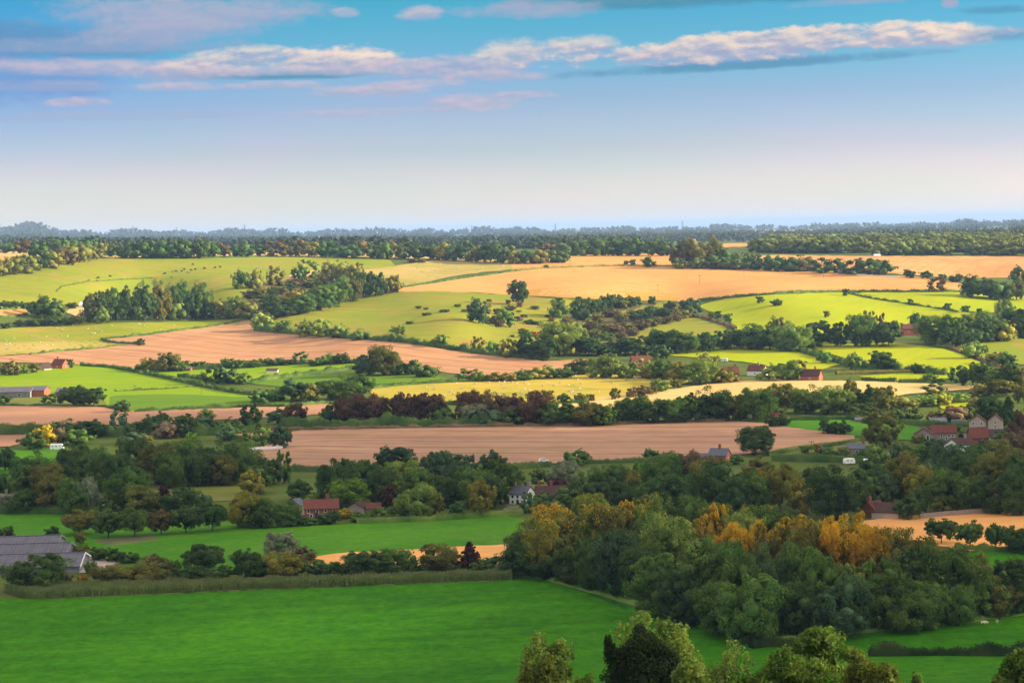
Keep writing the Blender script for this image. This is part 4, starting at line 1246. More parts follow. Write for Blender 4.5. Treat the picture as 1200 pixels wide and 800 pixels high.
hedge('thin hedge along the top of the golden stubble', '600,318 640,315 700,312.5 750,312 850,314 900,316 960,319', 2.2, 2.5, 'ol', ragged=.15)
hedge('hedge between the golden stubble and bright pasture', '818,353 870,348 930,343.5 1000,342.5 1124,342.5', 2.6, 3.0, 'dg', ragged=.15)
hedge('thin hedge dividing the two bright pastures', '993,344 1020,350 1060,356 1100,362 1122,366', 1.8, 2.0, 'dg', ragged=.3)
hedge('thin hedge between the sheep field and golden stubble', '470,337 540,327 583,321 600,318', 1.8, 2.5, 'dg', ragged=.25)
hedge('thin hedge along the corner of the striped stubble', '292,375 250,383 200,389 165,394 118,398 128,402 165,404', 2.0, 2.5, 'dg', ragged=.25)
hedge('thin hedge below the pasture with tan margin', '150,404 110,409 60,413 35,416', 1.6, 2.0, 'dg', ragged=.3)
hedge('hedge along the top of the valley pasture', '95,429 130,431 160,437 200,445 235,453 270,460 300,464', 2.8, 3.5, 'dg', ragged=.25)
hedge('broken thin hedge across the valley pasture', '134,459 160,458 200,456 236,453', 1.1, 1.4, 'dg', ragged=.7)
hedge('hedge along the bottom of the valley pasture', '158,483 210,480 300,476 335,476', 1.8, 2.5, 'dg', ragged=.2)
hedge('dark hedge under the barn paddock', '-60,476 60,476 125,477 150,483', 1.5, 2.0, 'dg', ragged=.3)
hedge('dark hedge between small paddocks right of the farm track', '210,442 250,447 290,450 330,443 380,437 412,433', 3.0, 4.0, 'dg', ragged=.3)
hedge('hedge along the upper edge of the long paddock', '165,434 220,434 290,431 345,427 420,426', 2.6, 3.5, 'dg', ragged=.4)
hedge('dark hedge above the sheep meadow', '436,456 470,452 500,450 540,448 610,446 640,444', 2.0, 3.0, 'dg', ragged=.3)
hedge('hedge sweeping round the middle pasture', '900,406 930,410 955,418 975,424 1000,430 1040,433 1075,437 1110,440', 3.6, 4.5, 'dg', ragged=.4)
hedge('thin hedge right of the middle pasture', '1112,407 1130,415 1150,422 1172,430', 1.8, 2.5, 'br2', ragged=.4)
hedge('short dark hedge beside the green strip', '1010,446 1050,447', 2.2, 2.5, 'dg', ragged=.1)
hedge('dark hedge below the green strip', '1053,449 1080,449 1115,447', 2.6, 2.5, 'dg', ragged=.1)
hedge('strip of tall green crop above the green strip', '980,439 1010,438 1067,437', 2.4, 6.0, 'ol', ragged=.06)
hedge('hedge above the slope pasture on the scrub hill', '782,371 810,371 830,374 850,381 862,386', 2.2, 3.0, 'br2', ragged=.4)
hedge('hedge under the sheep meadow', '440,470 520,474 600,476 690,472', 2.0, 3.0, 'dg', ragged=.4)
hedge('low hedge below the hill pasture', '0,363 40,362 60,364', 2.6, 3.0, 'dg', ragged=.4)
hedge('low dark hedge across the tan strip', '-40,374 20,371 38,367', 1.6, 2.0, 'dg', ragged=.4)
hedge('hedge dividing the hill pasture', '66,342 72,336 100,331 140,328 185,326', .9, 1.4, 'dg', ragged=.5)
hedge('hedge along the bottom of the orange stubble', '1120,643 1160,646 1230,650', 2.0, 2.5, 'dg', ragged=.3)
hedge('dark hedge along the ridge field left of the wood', '110,303 150,303 290,302 300,301 430,303 480,305', 1.6, 2.0, 'dg', ragged=.2)
hedge('dark hedge along the top of the meadow behind the tree row', '-40,603 60,602 118,603', 3.0, 3.0, 'dg', ragged=.2)
hedge('hedge at the foot of the small paddock trees', '280,477 340,477 392,472', 2.0, 2.5, 'dg', ragged=.3)


# ------------------------------------------------------------------ buildings
BRICK = plain('brick_wall', (.26, .095, .060), .9, .2, 1.5)
BRICKO = plain('orange_brick_wall', (.34, .105, .055), .9, .2, 1.5)
FLINT = plain('flint_wall', (.30, .24, .20), .9, .3, 2.0)
WHITEW = plain('white_render', (.86, .84, .82), .85, .06, .6)
CREAMW = plain('cream_render', (.46, .36, .28), .85, .1, .6)
TILE = plain('red_tile_roof', (.135, .044, .034), .9, .3, 1.2)
TILEB = plain('brown_tile_roof', (.075, .042, .036), .9, .3, 1.2)
SLATE_R = plain('slate_roof', (.10, .105, .135), .7, .2, 1.2)
GREYR = plain('grey_sheet_roof', (.115, .105, .130), .7, .25, .5)
GREYW = plain('grey_boarding', (.22, .21, .21), .8, .2, .8)
DARKW = plain('dark_timber', (.045, .040, .038), .8, .2, .8)
WHITEP = plain('white_paint', (.80, .80, .78), .5, .03, 1.0)
GLASS = plain('window_glass', (.030, .038, .050), .12, .1, 1.0, .5)
STEEL = plain('galvanised_steel', (.16, .17, .19), .5, .1, 1.0)
WOOD = plain('weathered_wood', (.20, .15, .10), .9, .2, 2.0)


def put_window(parent, cx, cz, face, w=1.1, h=1.25, axis='y', sgn=-1, name='window'):
    """frame and glass standing 4 cm proud of the wall plane at 'face'"""
    fr, gl = MB(), MB()

    def bx(mb, a0, a1, d0, d1, z0, z1):
        d0, d1 = sorted((face+sgn*d0, face+sgn*d1))
        if axis == 'y':
            mb.box(a0, a1, d0, d1, z0, z1)
        else:
            mb.box(d0, d1, a0, a1, z0, z1)
    t = .14
    a0, a1, z0, z1 = cx-w/2, cx+w/2, cz-h/2, cz+h/2
    bx(fr, a0, a1, -.05, .06, z0, z0+t)
    bx(fr, a0, a1, -.05, .06, z1-t, z1)
    bx(fr, a0, a0+t, -.05, .06, z0+t, z1-t)
    bx(fr, a1-t, a1, -.05, .06, z0+t, z1-t)
    bx(gl, a0+t, a1-t, -.04, .02, z0+t, z1-t)
    o = link(name, fr.mesh(name, WHITEP), parent)
    link('pane', gl.mesh('pane', GLASS), o)
    return o


def house(label, x, y, wpx, epx, rpx, dep, yaw, wall, roof, wins=(), gwins=(), chim=(), cat='house', name='house', gside=1, door=None, hip=False, over=.35, sink=.3, dz=0.0):
    """ridge along local x; sizes from its width and heights as they stand at that distance"""
    p = P(x, y)
    s = scale_at(p)
    if x > 985 and 490 < y < 535:
        wpx, epx, rpx, dep = wpx*.84, epx*.84, rpx*.84, dep*.84
    w, he, hr = wpx*s, epx*s, rpx*s
    t = link(name, None, None, p+Vector((0, dep*.3, dz)), R(yaw))
    tag(t, label, cat)
    d = dep/2
    mb = MB()
    mb.prism_x([(-d, -sink-.8), (d, -sink-.8), (d, he), (0, he+hr), (-d, he)], -w/2, w/2)
    link('wall', mb.mesh('wall', wall), t)
    mb = MB()
    th = .28
    k = hr/d
    ov = over
    mb.prism_x([(-d-ov, he-ov*k), (0, he+hr), (d+ov, he-ov*k), (d+ov, he-ov*k+th), (0, he+hr+th), (-d-ov, he-ov*k+th)], -w/2-ov, w/2+ov)
    r = link('roof', mb.mesh('roof', roof), t)
    for fx in chim:
        mb = MB()
        cx = fx*w
        mb.box(cx-.5, cx+.5, -.45, .45, he+hr-.8, he+hr+1.5)
        mb.box(cx-.6, cx+.6, -.55, .55, he+hr+1.5, he+hr+1.7)
        mb.tube((cx-.25, 0, he+hr+1.7), (cx-.25, 0, he+hr+2.2), .16, .13, 8)
        mb.tube((cx+.25, 0, he+hr+1.7), (cx+.25, 0, he+hr+2.2), .16, .13, 8)
        link('chimney', mb.mesh('chimney', BRICK if wall is not WHITEW else FLINT), r)
    for q in wins:
        fx, fz = q[0], q[1]
        put_window(t, fx*w, fz*he, -d, *(q[2:] if len(q) > 2 else ()))
    for q in gwins:
        put_window(t, q[0]*dep, q[1]*he, gside*w/2, *(q[2:] if len(q) > 2 else (1.1, 1.25)), axis='x', sgn=gside)
    if door is not None:
        mb = MB()
        mb.box(door*w-.5, door*w+.5, -d-.07, -d+.02, -.2, 2.0)
        link('door', mb.mesh('door', DARKW), t)
    return t


# the brick farmhouse below the bright green tree
house('red-roofed brick farmhouse with white windows and tall chimney beside the long meadow', 376, 606, 40, 11, 9, 8.0, 6, BRICK, TILE,
      [(-.38, .75), (-.12, .75), (.12, .75), (.38, .75), (-.3, .28), (0, .28), (.3, .28)], chim=(.18,), door=-.15, gwins=((0, .7),))
house('grey-slated brick wing at the end of the red-roofed farmhouse', 347, 603, 13, 11, 7, 6.0, 62, FLINT, SLATE_R, [(0, .7)], name='house_wing', cat='house')
house('small pink-roofed outbuilding between farmhouse and rounded green tree', 419, 600, 11, 6, 5, 6.0, 60, FLINT, TILEB, (), cat='outbuilding', name='outbuilding')
house('long low outbuilding with weathered tile roof right of the brick farmhouse', 437, 599, 17, 4, 5, 6.0, 5, FLINT, TILE, (), cat='outbuilding', name='outbuilding')
# the white house
house('white house with slate roof and two chimneys at the wood\'s edge', 612, 591, 22, 13, 8, 7.0, -28, WHITEW, SLATE_R, [(-.3, .75), (.3, .75), (0, .75), (-.3, .28), (.3, .28)], chim=(-.42, .42), gwins=((0, .7), (0, .28)), door=0.0)
house('long brown tiled range adjoining the white house', 651, 586, 46, 5, 11, 9.0, 4, FLINT, TILEB, (), chim=(-.42, -.1), name='farm_range', cat='farm building')
house('red brick house with grey slate roof at the edge of the brown stubble field', 844, 542, 21, 9, 7, 7.0, -22, BRICKO, SLATE_R, (), chim=(.02,), gwins=((0, .5),), door=.2)
house('low grey shed attached beside the red brick house', 827, 540, 12, 4, 4, 5.0, -22, BRICK, SLATE_R, (), name='shed', cat='shed')
# the right village
house('large red-roofed village house with tall glazed gable', 1107, 515, 34, 10, 9, 9.0, -10, FLINT, TILE, [(-.1, .62), (.2, .62), (.36, .62), (.36, .25), (.1, .25)])
house('flint gable wing on the front of the large red-roofed village house', 1084, 517, 14, 10, 8, 10.0, 80, FLINT, TILE, [(-.2, .4), (.2, .4)], gwins=((-.2, .45, 1.3, 2.6), (.2, .45, 1.3, 2.6)), gside=-1, name='house_wing')
house('half-timbered village house with two white gables', 1147, 504, 18, 12, 9, 9.0, 75, CREAMW, TILE, [(0, .6)], gwins=((-.25, .8), (.25, .8), (0, .35)), gside=-1)
house('tall gabled village house right of the half-timbered one', 1168, 504, 13, 13, 9, 8.0, 72, CREAMW, TILE, (), gwins=((0, .85), (0, .4)), gside=-1)
house('brick house with steep brown roof in the middle of the village', 1147, 519, 24, 8, 13, 10.0, 8, BRICK, TILE, [(.1, .5)])
house('white house with brown roof at the right end of the village', 1164, 517, 30, 8, 8, 7.0, -6, WHITEW, TILEB, [(-.25, .5), (.1, .5), (.35, .5)], gwins=((0, .6),))
house('white gabled house with brown roof in front of the village', 1127, 528, 27, 9, 8, 8.0, 10, WHITEW, TILEB, [(0, .6), (.3, .6), (-.3, .6)], gwins=((0, .6),), gside=-1, chim=(.25,))
house('white gable wing facing the valley at the left of the front village house', 1116, 529, 10, 9, 8, 7.0, 80, WHITEW, TILEB, (), gwins=((0, .5), (0, .9)), gside=-1, name='house_wing')
house('stone cottage with slate roof beside the village lane', 1004, 531, 23, 7, 6, 7.0, -8, FLINT, SLATE_R, [(.05, .5), (.3, .5)], chim=(.45,), name='cottage', cat='cottage')
house('dark low shed left of the stone cottage', 988, 530, 10, 4, 3, 5.0, 0, DARKW, SLATE_R, (), name='shed', cat='shed')
house('black timber shed with pointed roof by the village lane', 962, 531, 8, 4, 4, 4.0, 60, DARKW, DARKW, (), name='shed', cat='shed')
house('grey wooden barn standing on the village green', 1009, 495, 15, 4, 2.5, 7.0, 0, GREYW, GREYR, (), name='barn', cat='barn')
house('long grey-roofed barn behind the large village house', 1100, 497, 22, 4, 4, 9.0, -4, GREYW, SLATE_R, (), name='barn', cat='barn')
house('grey-roofed barn with pale gable right of the long grey barn', 1124, 499, 17, 4, 4, 9.0, -14, CREAMW, SLATE_R, (), gwins=((0, .5),), name='barn', cat='barn')
house('dark-roofed brick house with orange gable above the pale stubble', 952, 446, 22, 6, 7, 9.0, -24, BRICKO, TILEB, [(0, .5)], chim=(-.35, .2), gwins=((0, .6),))
house('red-roofed house at the right end of the copper tree belt', 893, 491, 20, 6, 7, 8.0, -12, BRICKO, TILE, [(.1, .55)], chim=(.4,))
house('pink-roofed house left of the one ending the copper belt', 905, 491, 14, 6, 6, 8.0, 12, BRICK, TILE, [(.2, .55)])
# lane village in the middle distance
house('white house with red roof at the right of the lane village', 888, 440, 20, 6, 6, 8.0, -30, WHITEW, TILE, [(0, .5)], chim=(.1,), gwins=((0, .5),))
house('red-roofed cottage in the middle of the lane village', 857, 441, 17, 4, 7, 8.0, 6, BRICK, TILE, (), name='cottage', cat='cottage', chim=(.3,))
house('small cottage with pinkish roof at the left of the lane village', 843, 440, 12, 4, 5, 7.0, 10, CREAMW, TILE, (), name='cottage', cat='cottage')
house('tall brick house with chimneys among trees above the sheep meadow', 751, 434, 22, 8, 9, 9.0, 14, BRICKO, TILE, [(0, .6)], chim=(-.2, .4))
house('brick house half hidden by trees below the right bright pasture', 1067, 393, 19, 8, 5, 9.0, 6, BRICKO, TILE, [(-.2, .6), (.2, .6)])
house('red brick house on the ridge under the dark trees', 1031, 322, 14, 3.5, 4, 9.0, -10, BRICKO, TILE, (), chim=(.3,))
house('blue-grey shed on the ridge beside the dark trees', 987, 321, 9, 2, 2, 8.0, 0, GREYW, GREYR, (), name='shed', cat='shed')
house('white-roofed shed on the far ridge field', 1028, 301, 7, 1.5, 1.5, 8.0, 0, WHITEW, WHITEP, (), name='shed', cat='shed')
house('far white house on the wooded skyline at the right', 1166, 272, 6, 2, 2, 10.0, 0, WHITEW, TILE, ())
house('tiny far cream house among the right skyline woods', 1076, 280, 4, 2, 1.5, 10.0, 0, CREAMW, TILEB, ())
# left
house('red-roofed farmhouse with orange brick gable above the valley pasture', 70, 432, 16, 5, 6, 8.0, -26, BRICKO, TILE, [(0, .55)], gwins=((0, .6),), chim=(-.2,))
house('small pale cottage left of the orange brick farmhouse', 52, 434, 11, 3, 6, 7.0, 50, CREAMW, TILEB, (), name='cottage', cat='cottage')
house('white-roofed barn beside the combe wood', 98, 360, 9, 2, 4, 8.0, -8, CREAMW, WHITEP, (), name='barn', cat='barn')
house('long grey-roofed barn at the left edge of the valley pasture', 12, 466, 52, 7, 5, 14.0, -4, GREYW, GREYR, [(-.1, .5, 2.5, 1.6), (.25, .5, 2.5, 1.6)], name='barn', cat='barn')
house('red-walled barn end joined to the long grey-roofed barn', 46, 465, 16, 8, 4, 13.0, -4, BRICKO, SLATE_R, (), name='barn', cat='barn')
house('grey dome-roofed barn left of the dark barn trees', 75, 462, 17, 3, 4, 11.0, -4, GREYW, GREYR, (), name='barn', cat='barn')
house('small red and white shed on the small paddock', 217, 435, 14, 3, 2, 6.0, -4, BRICKO, GREYR, (), name='shed', cat='shed')
house('pale low shed on the paddock edge above the long paddock', 319, 437, 13, 3, 2, 6.0, -2, WHITEW, TILEB, (), name='shed', cat='shed')
# right foreground hamlet
house('brown-roofed cottage with white gable by the orange stubble', 1042, 607, 32, 8, 9, 8.0, -24, CREAMW, TILEB, (), gwins=((0, .5),), name='cottage', cat='cottage')
house('brick cottage with tall chimney left of the white-gabled cottage', 1025, 606, 18, 10, 8, 7.0, 30, BRICK, TILE, (), chim=(-.3,), name='cottage', cat='cottage')
house('pink-walled house with brown roof behind the flint wall', 1165, 597, 26, 12, 8, 8.0, 5, FLINT, TILEB, [(-.25, .65), (.25, .65)])
house('dark red-roofed house at the right edge behind the flint wall', 1194, 597, 20, 6, 9, 8.0, 0, BRICK, TILEB, ())


def sheds():
    for i, (label, xr, dy, ln) in enumerate((('front range of the grey corrugated farm sheds with white gable edge', 90, 0, 46),
                                             ('middle range of the grey corrugated farm sheds', 74, 20, 44), ('rear range of the grey corrugated farm sheds', 63, 36, 42))):
        p = P(xr, 672)
        sx = p.x*(p.y+dy)/p.y
        t = link('farm_shed', None, None, (sx-ln/2, p.y+dy+10, p.z), R(2.5))
        tag(t, label, 'shed', 'grey farm sheds at the left edge')
        w, d, he, hr = ln, 9.5, 2.0, 2.5
        mb = MB()
        mb.prism_x([(-d, -1), (d, -1), (d, he), (0, he+hr), (-d, he)], -w/2, w/2)
        link('wall', mb.mesh('wall', GREYW), t)
        k = hr/d
        # corrugated sheets laid edge to edge on both slopes
        mb = MB()
        n = int(w/1.1)
        for side in (-1, 1):
            for j in range(n):
                x0 = -w/2-.4+(w+.8)*j/n
                x1 = x0+(w+.8)/n-.03
                h = .10+.05*((j*7+i) % 3)/2
                y0, y1 = side*(d+.5), side*.02
                z0, z1 = he-.5*k, he+hr
                a = [(x0, y0, z0), (x1, y0, z0), (x1, y1, z1), (x0, y1, z1)]
                xm = (x0+x1)/2
                mb.poly([(x0, y0, z0+h), (xm, y0, z0+h+.10), (xm, y1, z1+h+.10), (x0, y1, z1+h)])
                mb.poly([(xm, y0, z0+h+.10), (x1, y0, z0+h), (x1, y1, z1+h), (xm, y1, z1+h+.10)])
                mb.poly([(x0, y0, z0), (x1, y0, z0), (x1, y0, z0+h), (xm, y0, z0+h+.1), (x0, y0, z0+h)])
                if j == n-1:
                    mb.poly([(x1, y0, z0), (x1, y1, z1), (x1, y1, z1+h), (x1, y0, z0+h)])
        r = link('roof', mb.mesh('roof', GREYR), t)
        mb = MB()
        mb.box(-w/2-.4, w/2+.4, -.3, .3, he+hr+.12, he+hr+.34)
        link('ridge_cap', mb.mesh('ridge_cap', GREYR), r)
        mb = MB()
        mb.prism_x([(-d-.5, he-.5*k-.3), (0, he+hr-.3), (d+.5, he-.5*k-.3), (d+.5, he-.5*k+.22), (0, he+hr+.26), (-d-.5, he-.5*k+.22)], w/2+.42, w/2+.55)
        link('bargeboard', mb.mesh('bargeboard', WHITEP if i == 0 else GREYW), t)
        for j in range(9):
            sk_ = MB()
            sx_ = -w/2+(j+.6)*w/9
            for (yy) in (-d*.55,):
                zz = he+hr*(1-.55)
                sk_.poly([(sx_-.5, yy-1.3, zz-1.3*k+.30), (sx_+.5, yy-1.3, zz-1.3*k+.30), (sx_+.5, yy+1.3, zz+1.3*k+.30), (sx_-.5, yy+1.3, zz+1.3*k+.30)])
            link('rooflight', sk_.mesh('rooflight', SLATE_R), r)


sheds()
# concrete yard beside the sheds
field('farm_yard', '90,655 105,653 140,660 128,670 92,672', M['yard'], soft=False)


# ------------------------------------------------------------------ walls, fences, posts
def wall_run(name, label, px, h, th, mat, cat, cap=None):
    a = np.array(resample(pts(px), 5.0))
    u, v = uv(a[:, 0], a[:, 1])
    g = land(u, v)
    o0 = g[len(g)//2].copy()
    mb = MB()
    for i in range(len(g)-1):
        p, q = Vector(g[i]-o0), Vector(g[i+1]-o0)
        d = (q-p).normalized()
        nrm = Vector((-d.y, d.x, 0))*th/2
        z = Vector((0, 0, h+.04*math.sin(i*2.1)))
        lo = Vector((0, 0, -.4))
        mb.poly([p-nrm+lo, q-nrm+lo, q-nrm+z, p-nrm+z])
        mb.poly([p+nrm+lo, q+nrm+lo, q+nrm+z, p+nrm+z])
        mb.poly([p-nrm+z, q-nrm+z, q+nrm+z, p+nrm+z])
        if i in (0, len(g)-2):
            e = p if i == 0 else q
            mb.poly([e-nrm+lo, e+nrm+lo, e+nrm+z, e-nrm+z])
    t = link(name, mb.mesh(name, mat), None, o0)
    return tag(t, label, cat)


wall_run('flint_wall', 'long grey flint wall along the top of the orange stubble', '1078,608 1110,605 1150,602 1200,600 1260,598', 1.8, .5, FLINT, 'wall')
wall_run('garden_wall', 'grey garden wall in front of the white house', '590,600 612,598', 1.5, .4, FLINT, 'wall')
wall_run('flint_wall', 'short flint wall along the village lane', '1040,533 1075,531 1100,533', 1.6, .4, FLINT, 'wall')


def board_fence(label, xa, ya, xb, yb, h, n):
    p, q = P(xa, ya), P(xb, yb)
    t = link('white_fence', None, None, p)
    tag(t, label, 'fence')
    d = (q-p)/n
    pm, bm_ = MB(), MB()
    pm.box(-.12, .12, -.12, .12, -.3, h+.25)
    pm_, = (pm.mesh('post', WHITEP),)
    bm_.box(.14, d.length-.14, -.04, .04, .2, h)
    bmm = bm_.mesh('panel', WHITEP)
    for i in range(n+1):
        link('post', pm_, t, d*i)
        if i < n:
            link('panel', bmm, t, d*i, math.atan2(d.y, d.x))


board_fence('white boarded fence at the left end of the brown stubble field', 292, 528, 331, 526, 1.5, 8)
board_fence('pale fence on the ridge in front of the dark trees', 1004, 323, 1055, 326, 1.6, 8)

POST = None
for i, (x, y) in enumerate([(68, 702), (109, 701), (150, 699), (187, 697), (226, 695), (264, 693), (299, 691), (338, 690), (373, 688), (409, 686), (441, 685), (473, 683), (506, 682), (538, 681), (570, 680)]):
    if POST is None:
        mb = MB()
        mb.tube((0, 0, -.3), (0, 0, 1.35), .10, .085, 8)
        mb.tube((0, 0, 1.35), (0, 0, 1.42), .085, .03, 8)
        POST = mb.mesh('fence_post', WOOD)
    tag(link('fence_post', POST, None, P(x, y)), 'thin wooden fence post standing along the front edge of the maize strip', 'fence post', 'fence posts along the maize strip')


# ------------------------------------------------------------------ maize strip
def maize():
    rng = np.random.default_rng(8)
    pl = pts('4,694 30,702 40,703 300,691 600,680 600,676.5 500,680 300,686.5 160,690.5 30,693')
    m, k, b = new_mat('maize_leaf')
    geo = k.n('ShaderNodeNewGeometry')
    tc = k.n('ShaderNodeTexCoord')
    n1 = k.noise(geo.outputs['Position'], .25, 3.0)
    sep = k.n('ShaderNodeSeparateXYZ')
    uvn = k.n('ShaderNodeAttribute', attribute_name='tip')
    c = k.mix(geo.outputs['Random Per Island'], (.135, .205, .048, 1), (.185, .235, .065, 1))
    c = k.mix(k.smooth(uvn.outputs['Fac'], .80, 1.05), c, (.16, .175, .065, 1))
    f = k.lin(n1, .3, .7, .8, 1.25)
    k.nt.links.new(k.mix(1.0, c, k.xyz(f, f, f), 'MULTIPLY'), b.inputs['Base Color'])
    a = []
    while len(a) < 10500:
        x, y = rng.uniform(0, 602, 4000), rng.uniform(674, 704, 4000)
        a += [(p, q) for p, q in zip(x, y) if inside(p, q, pl)]
    a = np.array(a[:10500])
    u, v = uv(a[:, 0], a[:, 1])
    g = land(u, v)
    n = len(g)
    V, T = [], []
    hgt = rng.uniform(1.8, 2.7, n)*(1+.14*np.sin(a[:, 0]/7.0)*np.sin(a[:, 0]/17.0+a[:, 1]))
    for j in range(5):
        an = rng.uniform(0, 6.28, n)
        z0 = hgt*(.12+.17*j)
        out = rng.uniform(.35, .65, n)
        dr = np.stack([np.cos(an), np.sin(an), np.zeros(n)], 1)
        sd = np.stack([-np.sin(an), np.cos(an), np.zeros(n)], 1)*.075
        b0 = g+np.array([0, 0, 1])*z0[:, None]
        m1 = b0+dr*(out*.55)[:, None]+np.array([0, 0, 1])*(.42*hgt*.45)[:, None]
        tp = b0+dr*out[:, None]+np.array([0, 0, 1])*(.25*hgt*.45)[:, None]
        V.append(np.stack([b0-sd, b0+sd, m1+sd*1.3, m1-sd*1.3], 1))
        V.append(np.stack([m1-sd*1.3, m1+sd*1.3, tp+sd*.2, tp-sd*.2], 1))
        T += [np.stack([z0/hgt*.9]*4, 1)]*2
    sd = np.stack([np.ones(n)*.05, np.zeros(n), np.zeros(n)], 1)
    e = np.array([0, 0, 1])
    V.append(np.stack([g-sd, g+sd, g+sd*.6+e*hgt[:, None], g-sd*.6+e*hgt[:, None]], 1))
    T.append(np.stack([np.zeros(n), np.zeros(n), np.full(n, .7), np.full(n, .7)], 1))
    V.append(np.stack([g-sd*1.6+e*(hgt*.93)[:, None], g+sd*1.6+e*(hgt*.93)[:, None], g+sd*2.4+e*(hgt*1.12)[:, None], g-sd*2.4+e*(hgt*1.12)[:, None]], 1))
    T.append(np.full((n, 4), 1.0))
    V = np.concatenate(V).reshape(-1, 3)
    me = mesh_np('maize', V, np.arange(len(V)).reshape(-1, 4), [m])
    at = me.attributes.new('tip', 'FLOAT', 'POINT')
    at.data.foreach_set('value', np.concatenate(T).astype(np.float32).ravel())
    o = link('maize', me)
    o['kind'] = 'stuff'
    field('maize_ground', '4,694 30,702.3 40,703.3 300,691.3 600,680.3 600,676 500,679 300,686 160,690 30,693', M['dirt'], soft=False)


maize()


# ------------------------------------------------------------------ pylons, poles, mast
def pylon_mesh():
    mb = MB()
    H = 46.0
    r = .42

    def leg(z):
        return 3.6*(1-z/H)**1.15+.45
    zs = [0, 8, 15, 21.5, 27, 32, 36.5, 41, 46]
    for z0, z1 in zip(zs[:-1], zs[1:]):
        a, b = leg(z0), leg(z1)
        for sx, sy in ((1, 1), (1, -1), (-1, -1), (-1, 1)):
            mb.tube((sx*a, sy*a, z0), (sx*b, sy*b, z1), r, r, 4)
        for (p, q) in (((1, 1), (1, -1)), ((1, -1), (-1, -1)), ((-1, -1), (-1, 1)), ((-1, 1), (1, 1))):
            mb.tube((p[0]*a, p[1]*a, z0), (q[0]*b, q[1]*b, z1), r*.6, r*.6, 4)
            mb.tube((q[0]*a, q[1]*a, z0), (p[0]*b, p[1]*b, z1), r*.6, r*.6, 4)
    return mb.mesh('pylon', STEEL)


def arm_mesh():
    mb = MB()
    for z, l in ((29, 7.5), (35.5, 9.5), (42, 6.5)):
        for s in (-1, 1):
            for y in (-.8, .8):
                mb.tube((s*.8, y, z), (s*l, 0, z+.4), .32, .2, 4)
            mb.tube((s*.8, 0, z+2.4), (s*l, 0, z+.4), .3, .2, 4)
            mb.tube((s*l, 0, z+.4), (s*l, 0, z-2.2), .22, .22, 5)
    return mb.mesh('cross_arms', STEEL)


PY, PA = pylon_mesh(), arm_mesh()
PYL = [(0, 278, 14, 'at the left edge of the skyline'), (156, 278, 13, 'on the skyline above the left ridge wood'), (207, 277, 11, 'on the skyline right of the knoll, beside a round far tree'),
       (280, 276, 9, 'shorter of the close pair on the left skyline'), (287, 276, 13, 'taller of the close pair on the left skyline'), (553, 274, 10, 'above the middle of the far woods'), (651, 273, 11, 'rising before the pale sky where the sea begins'),
       (800, 270, 12, 'standing tallest against the sea'), (955, 268, 9, 'against the sea above the right woods'), (1193, 262, 6, 'at the right edge of the skyline')]
for (x, y, hp, where) in PYL:
    p = P(x, y)
    k_ = hp*scale_at(p)/46.0
    t = link('pylon', PY, None, p, .5, (k_*1.25, k_*1.25, k_))
    tag(t, 'far grey lattice pylon '+where, 'pylon', 'pylons along the skyline')
    link('cross_arms', PA, t)


def pole(x, y, hp, where, col=None):
    p = P(x, y)
    h = hp*scale_at(p)
    r = max(.14, .24*scale_at(p))
    mb = MB()
    mb.tube((0, 0, -.5), (0, 0, h), r, r*.8, 7)
    t = link('utility_pole', mb.mesh('utility_pole', WOOD), None, p)
    tag(t, 'thin wooden utility pole '+where, 'utility pole', 'wooden poles in the fields')
    mb = MB()
    mb.box(-1.1, 1.1, -r, r, h*.88, h*.88+r*1.6)
    for q in (-.9, 0, .9):
        mb.tube((q, 0, h*.88+r*1.6), (q, 0, h*.88+r*1.6+.4), .10, .06, 6)
    link('cross_arm', mb.mesh('cross_arm', WOOD), t)


pole(951, 531, 15, 'beside the village lane, left of the stone cottage')
pole(1000, 543, 15, 'beside the white caravans')
pole(93, 516, 12, 'in the lane hedge near the yellow tree')
pole(115, 509, 9, 'in the dark hedge above the lane')
pole(243, 506, 10, 'in the dark lane hedge below the brown strip')
pole(771, 343, 10, 'on the dry grass strip')
pole(820, 333, 11, 'in the middle of the golden stubble')
pole(872, 325, 10, 'near the far hedge of the golden stubble')
pole(965, 326, 9, 'at the upper edge of the golden stubble')
pole(236, 463, 9, 'on the valley pasture')
pole(249, 459, 8, 'on the valley pasture near its hedge')
pole(158, 459, 8, 'at the broken hedge of the valley pasture')
pole(1029, 441, 9, 'above the pale stubble by the green strip')


def mast():
    p = P(814, 297)
    h = 17*scale_at(p)
    mb = MB()
    mb.tube((0, 0, -1), (0, 0, h), .55, .4, 8)
    t = link('radio_mast', mb.mesh('radio_mast', STEEL), None, p)
    tag(t, 'pale radio mast rising from the ridge trees above the golden stubble', 'mast')
    mb = MB()
    for z in (.72, .84, .95):
        for a in range(6):
            c, s = math.cos(a*1.047), math.sin(a*1.047)
            mb.box(c*1.3-.35, c*1.3+.35, s*1.3-.35, s*1.3+.35, h*z-1.0, h*z+1.0)
            mb.tube((0, 0, h*z), (c*1.3, s*1.3, h*z), .14, .14, 4)
    link('antenna', mb.mesh('antenna', WHITEP), t)


mast()


# ------------------------------------------------------------------ vehicles
def wheels(t, xs, y, r):
    mb = MB()
    mb.tube((0, -.12, 0), (0, .12, 0), r, r, 14)
    me = mb.mesh('wheel', DARKW)
    for x in xs:
        for s in (-1, 1):
            link('wheel', me, t, (x, s*y, r))


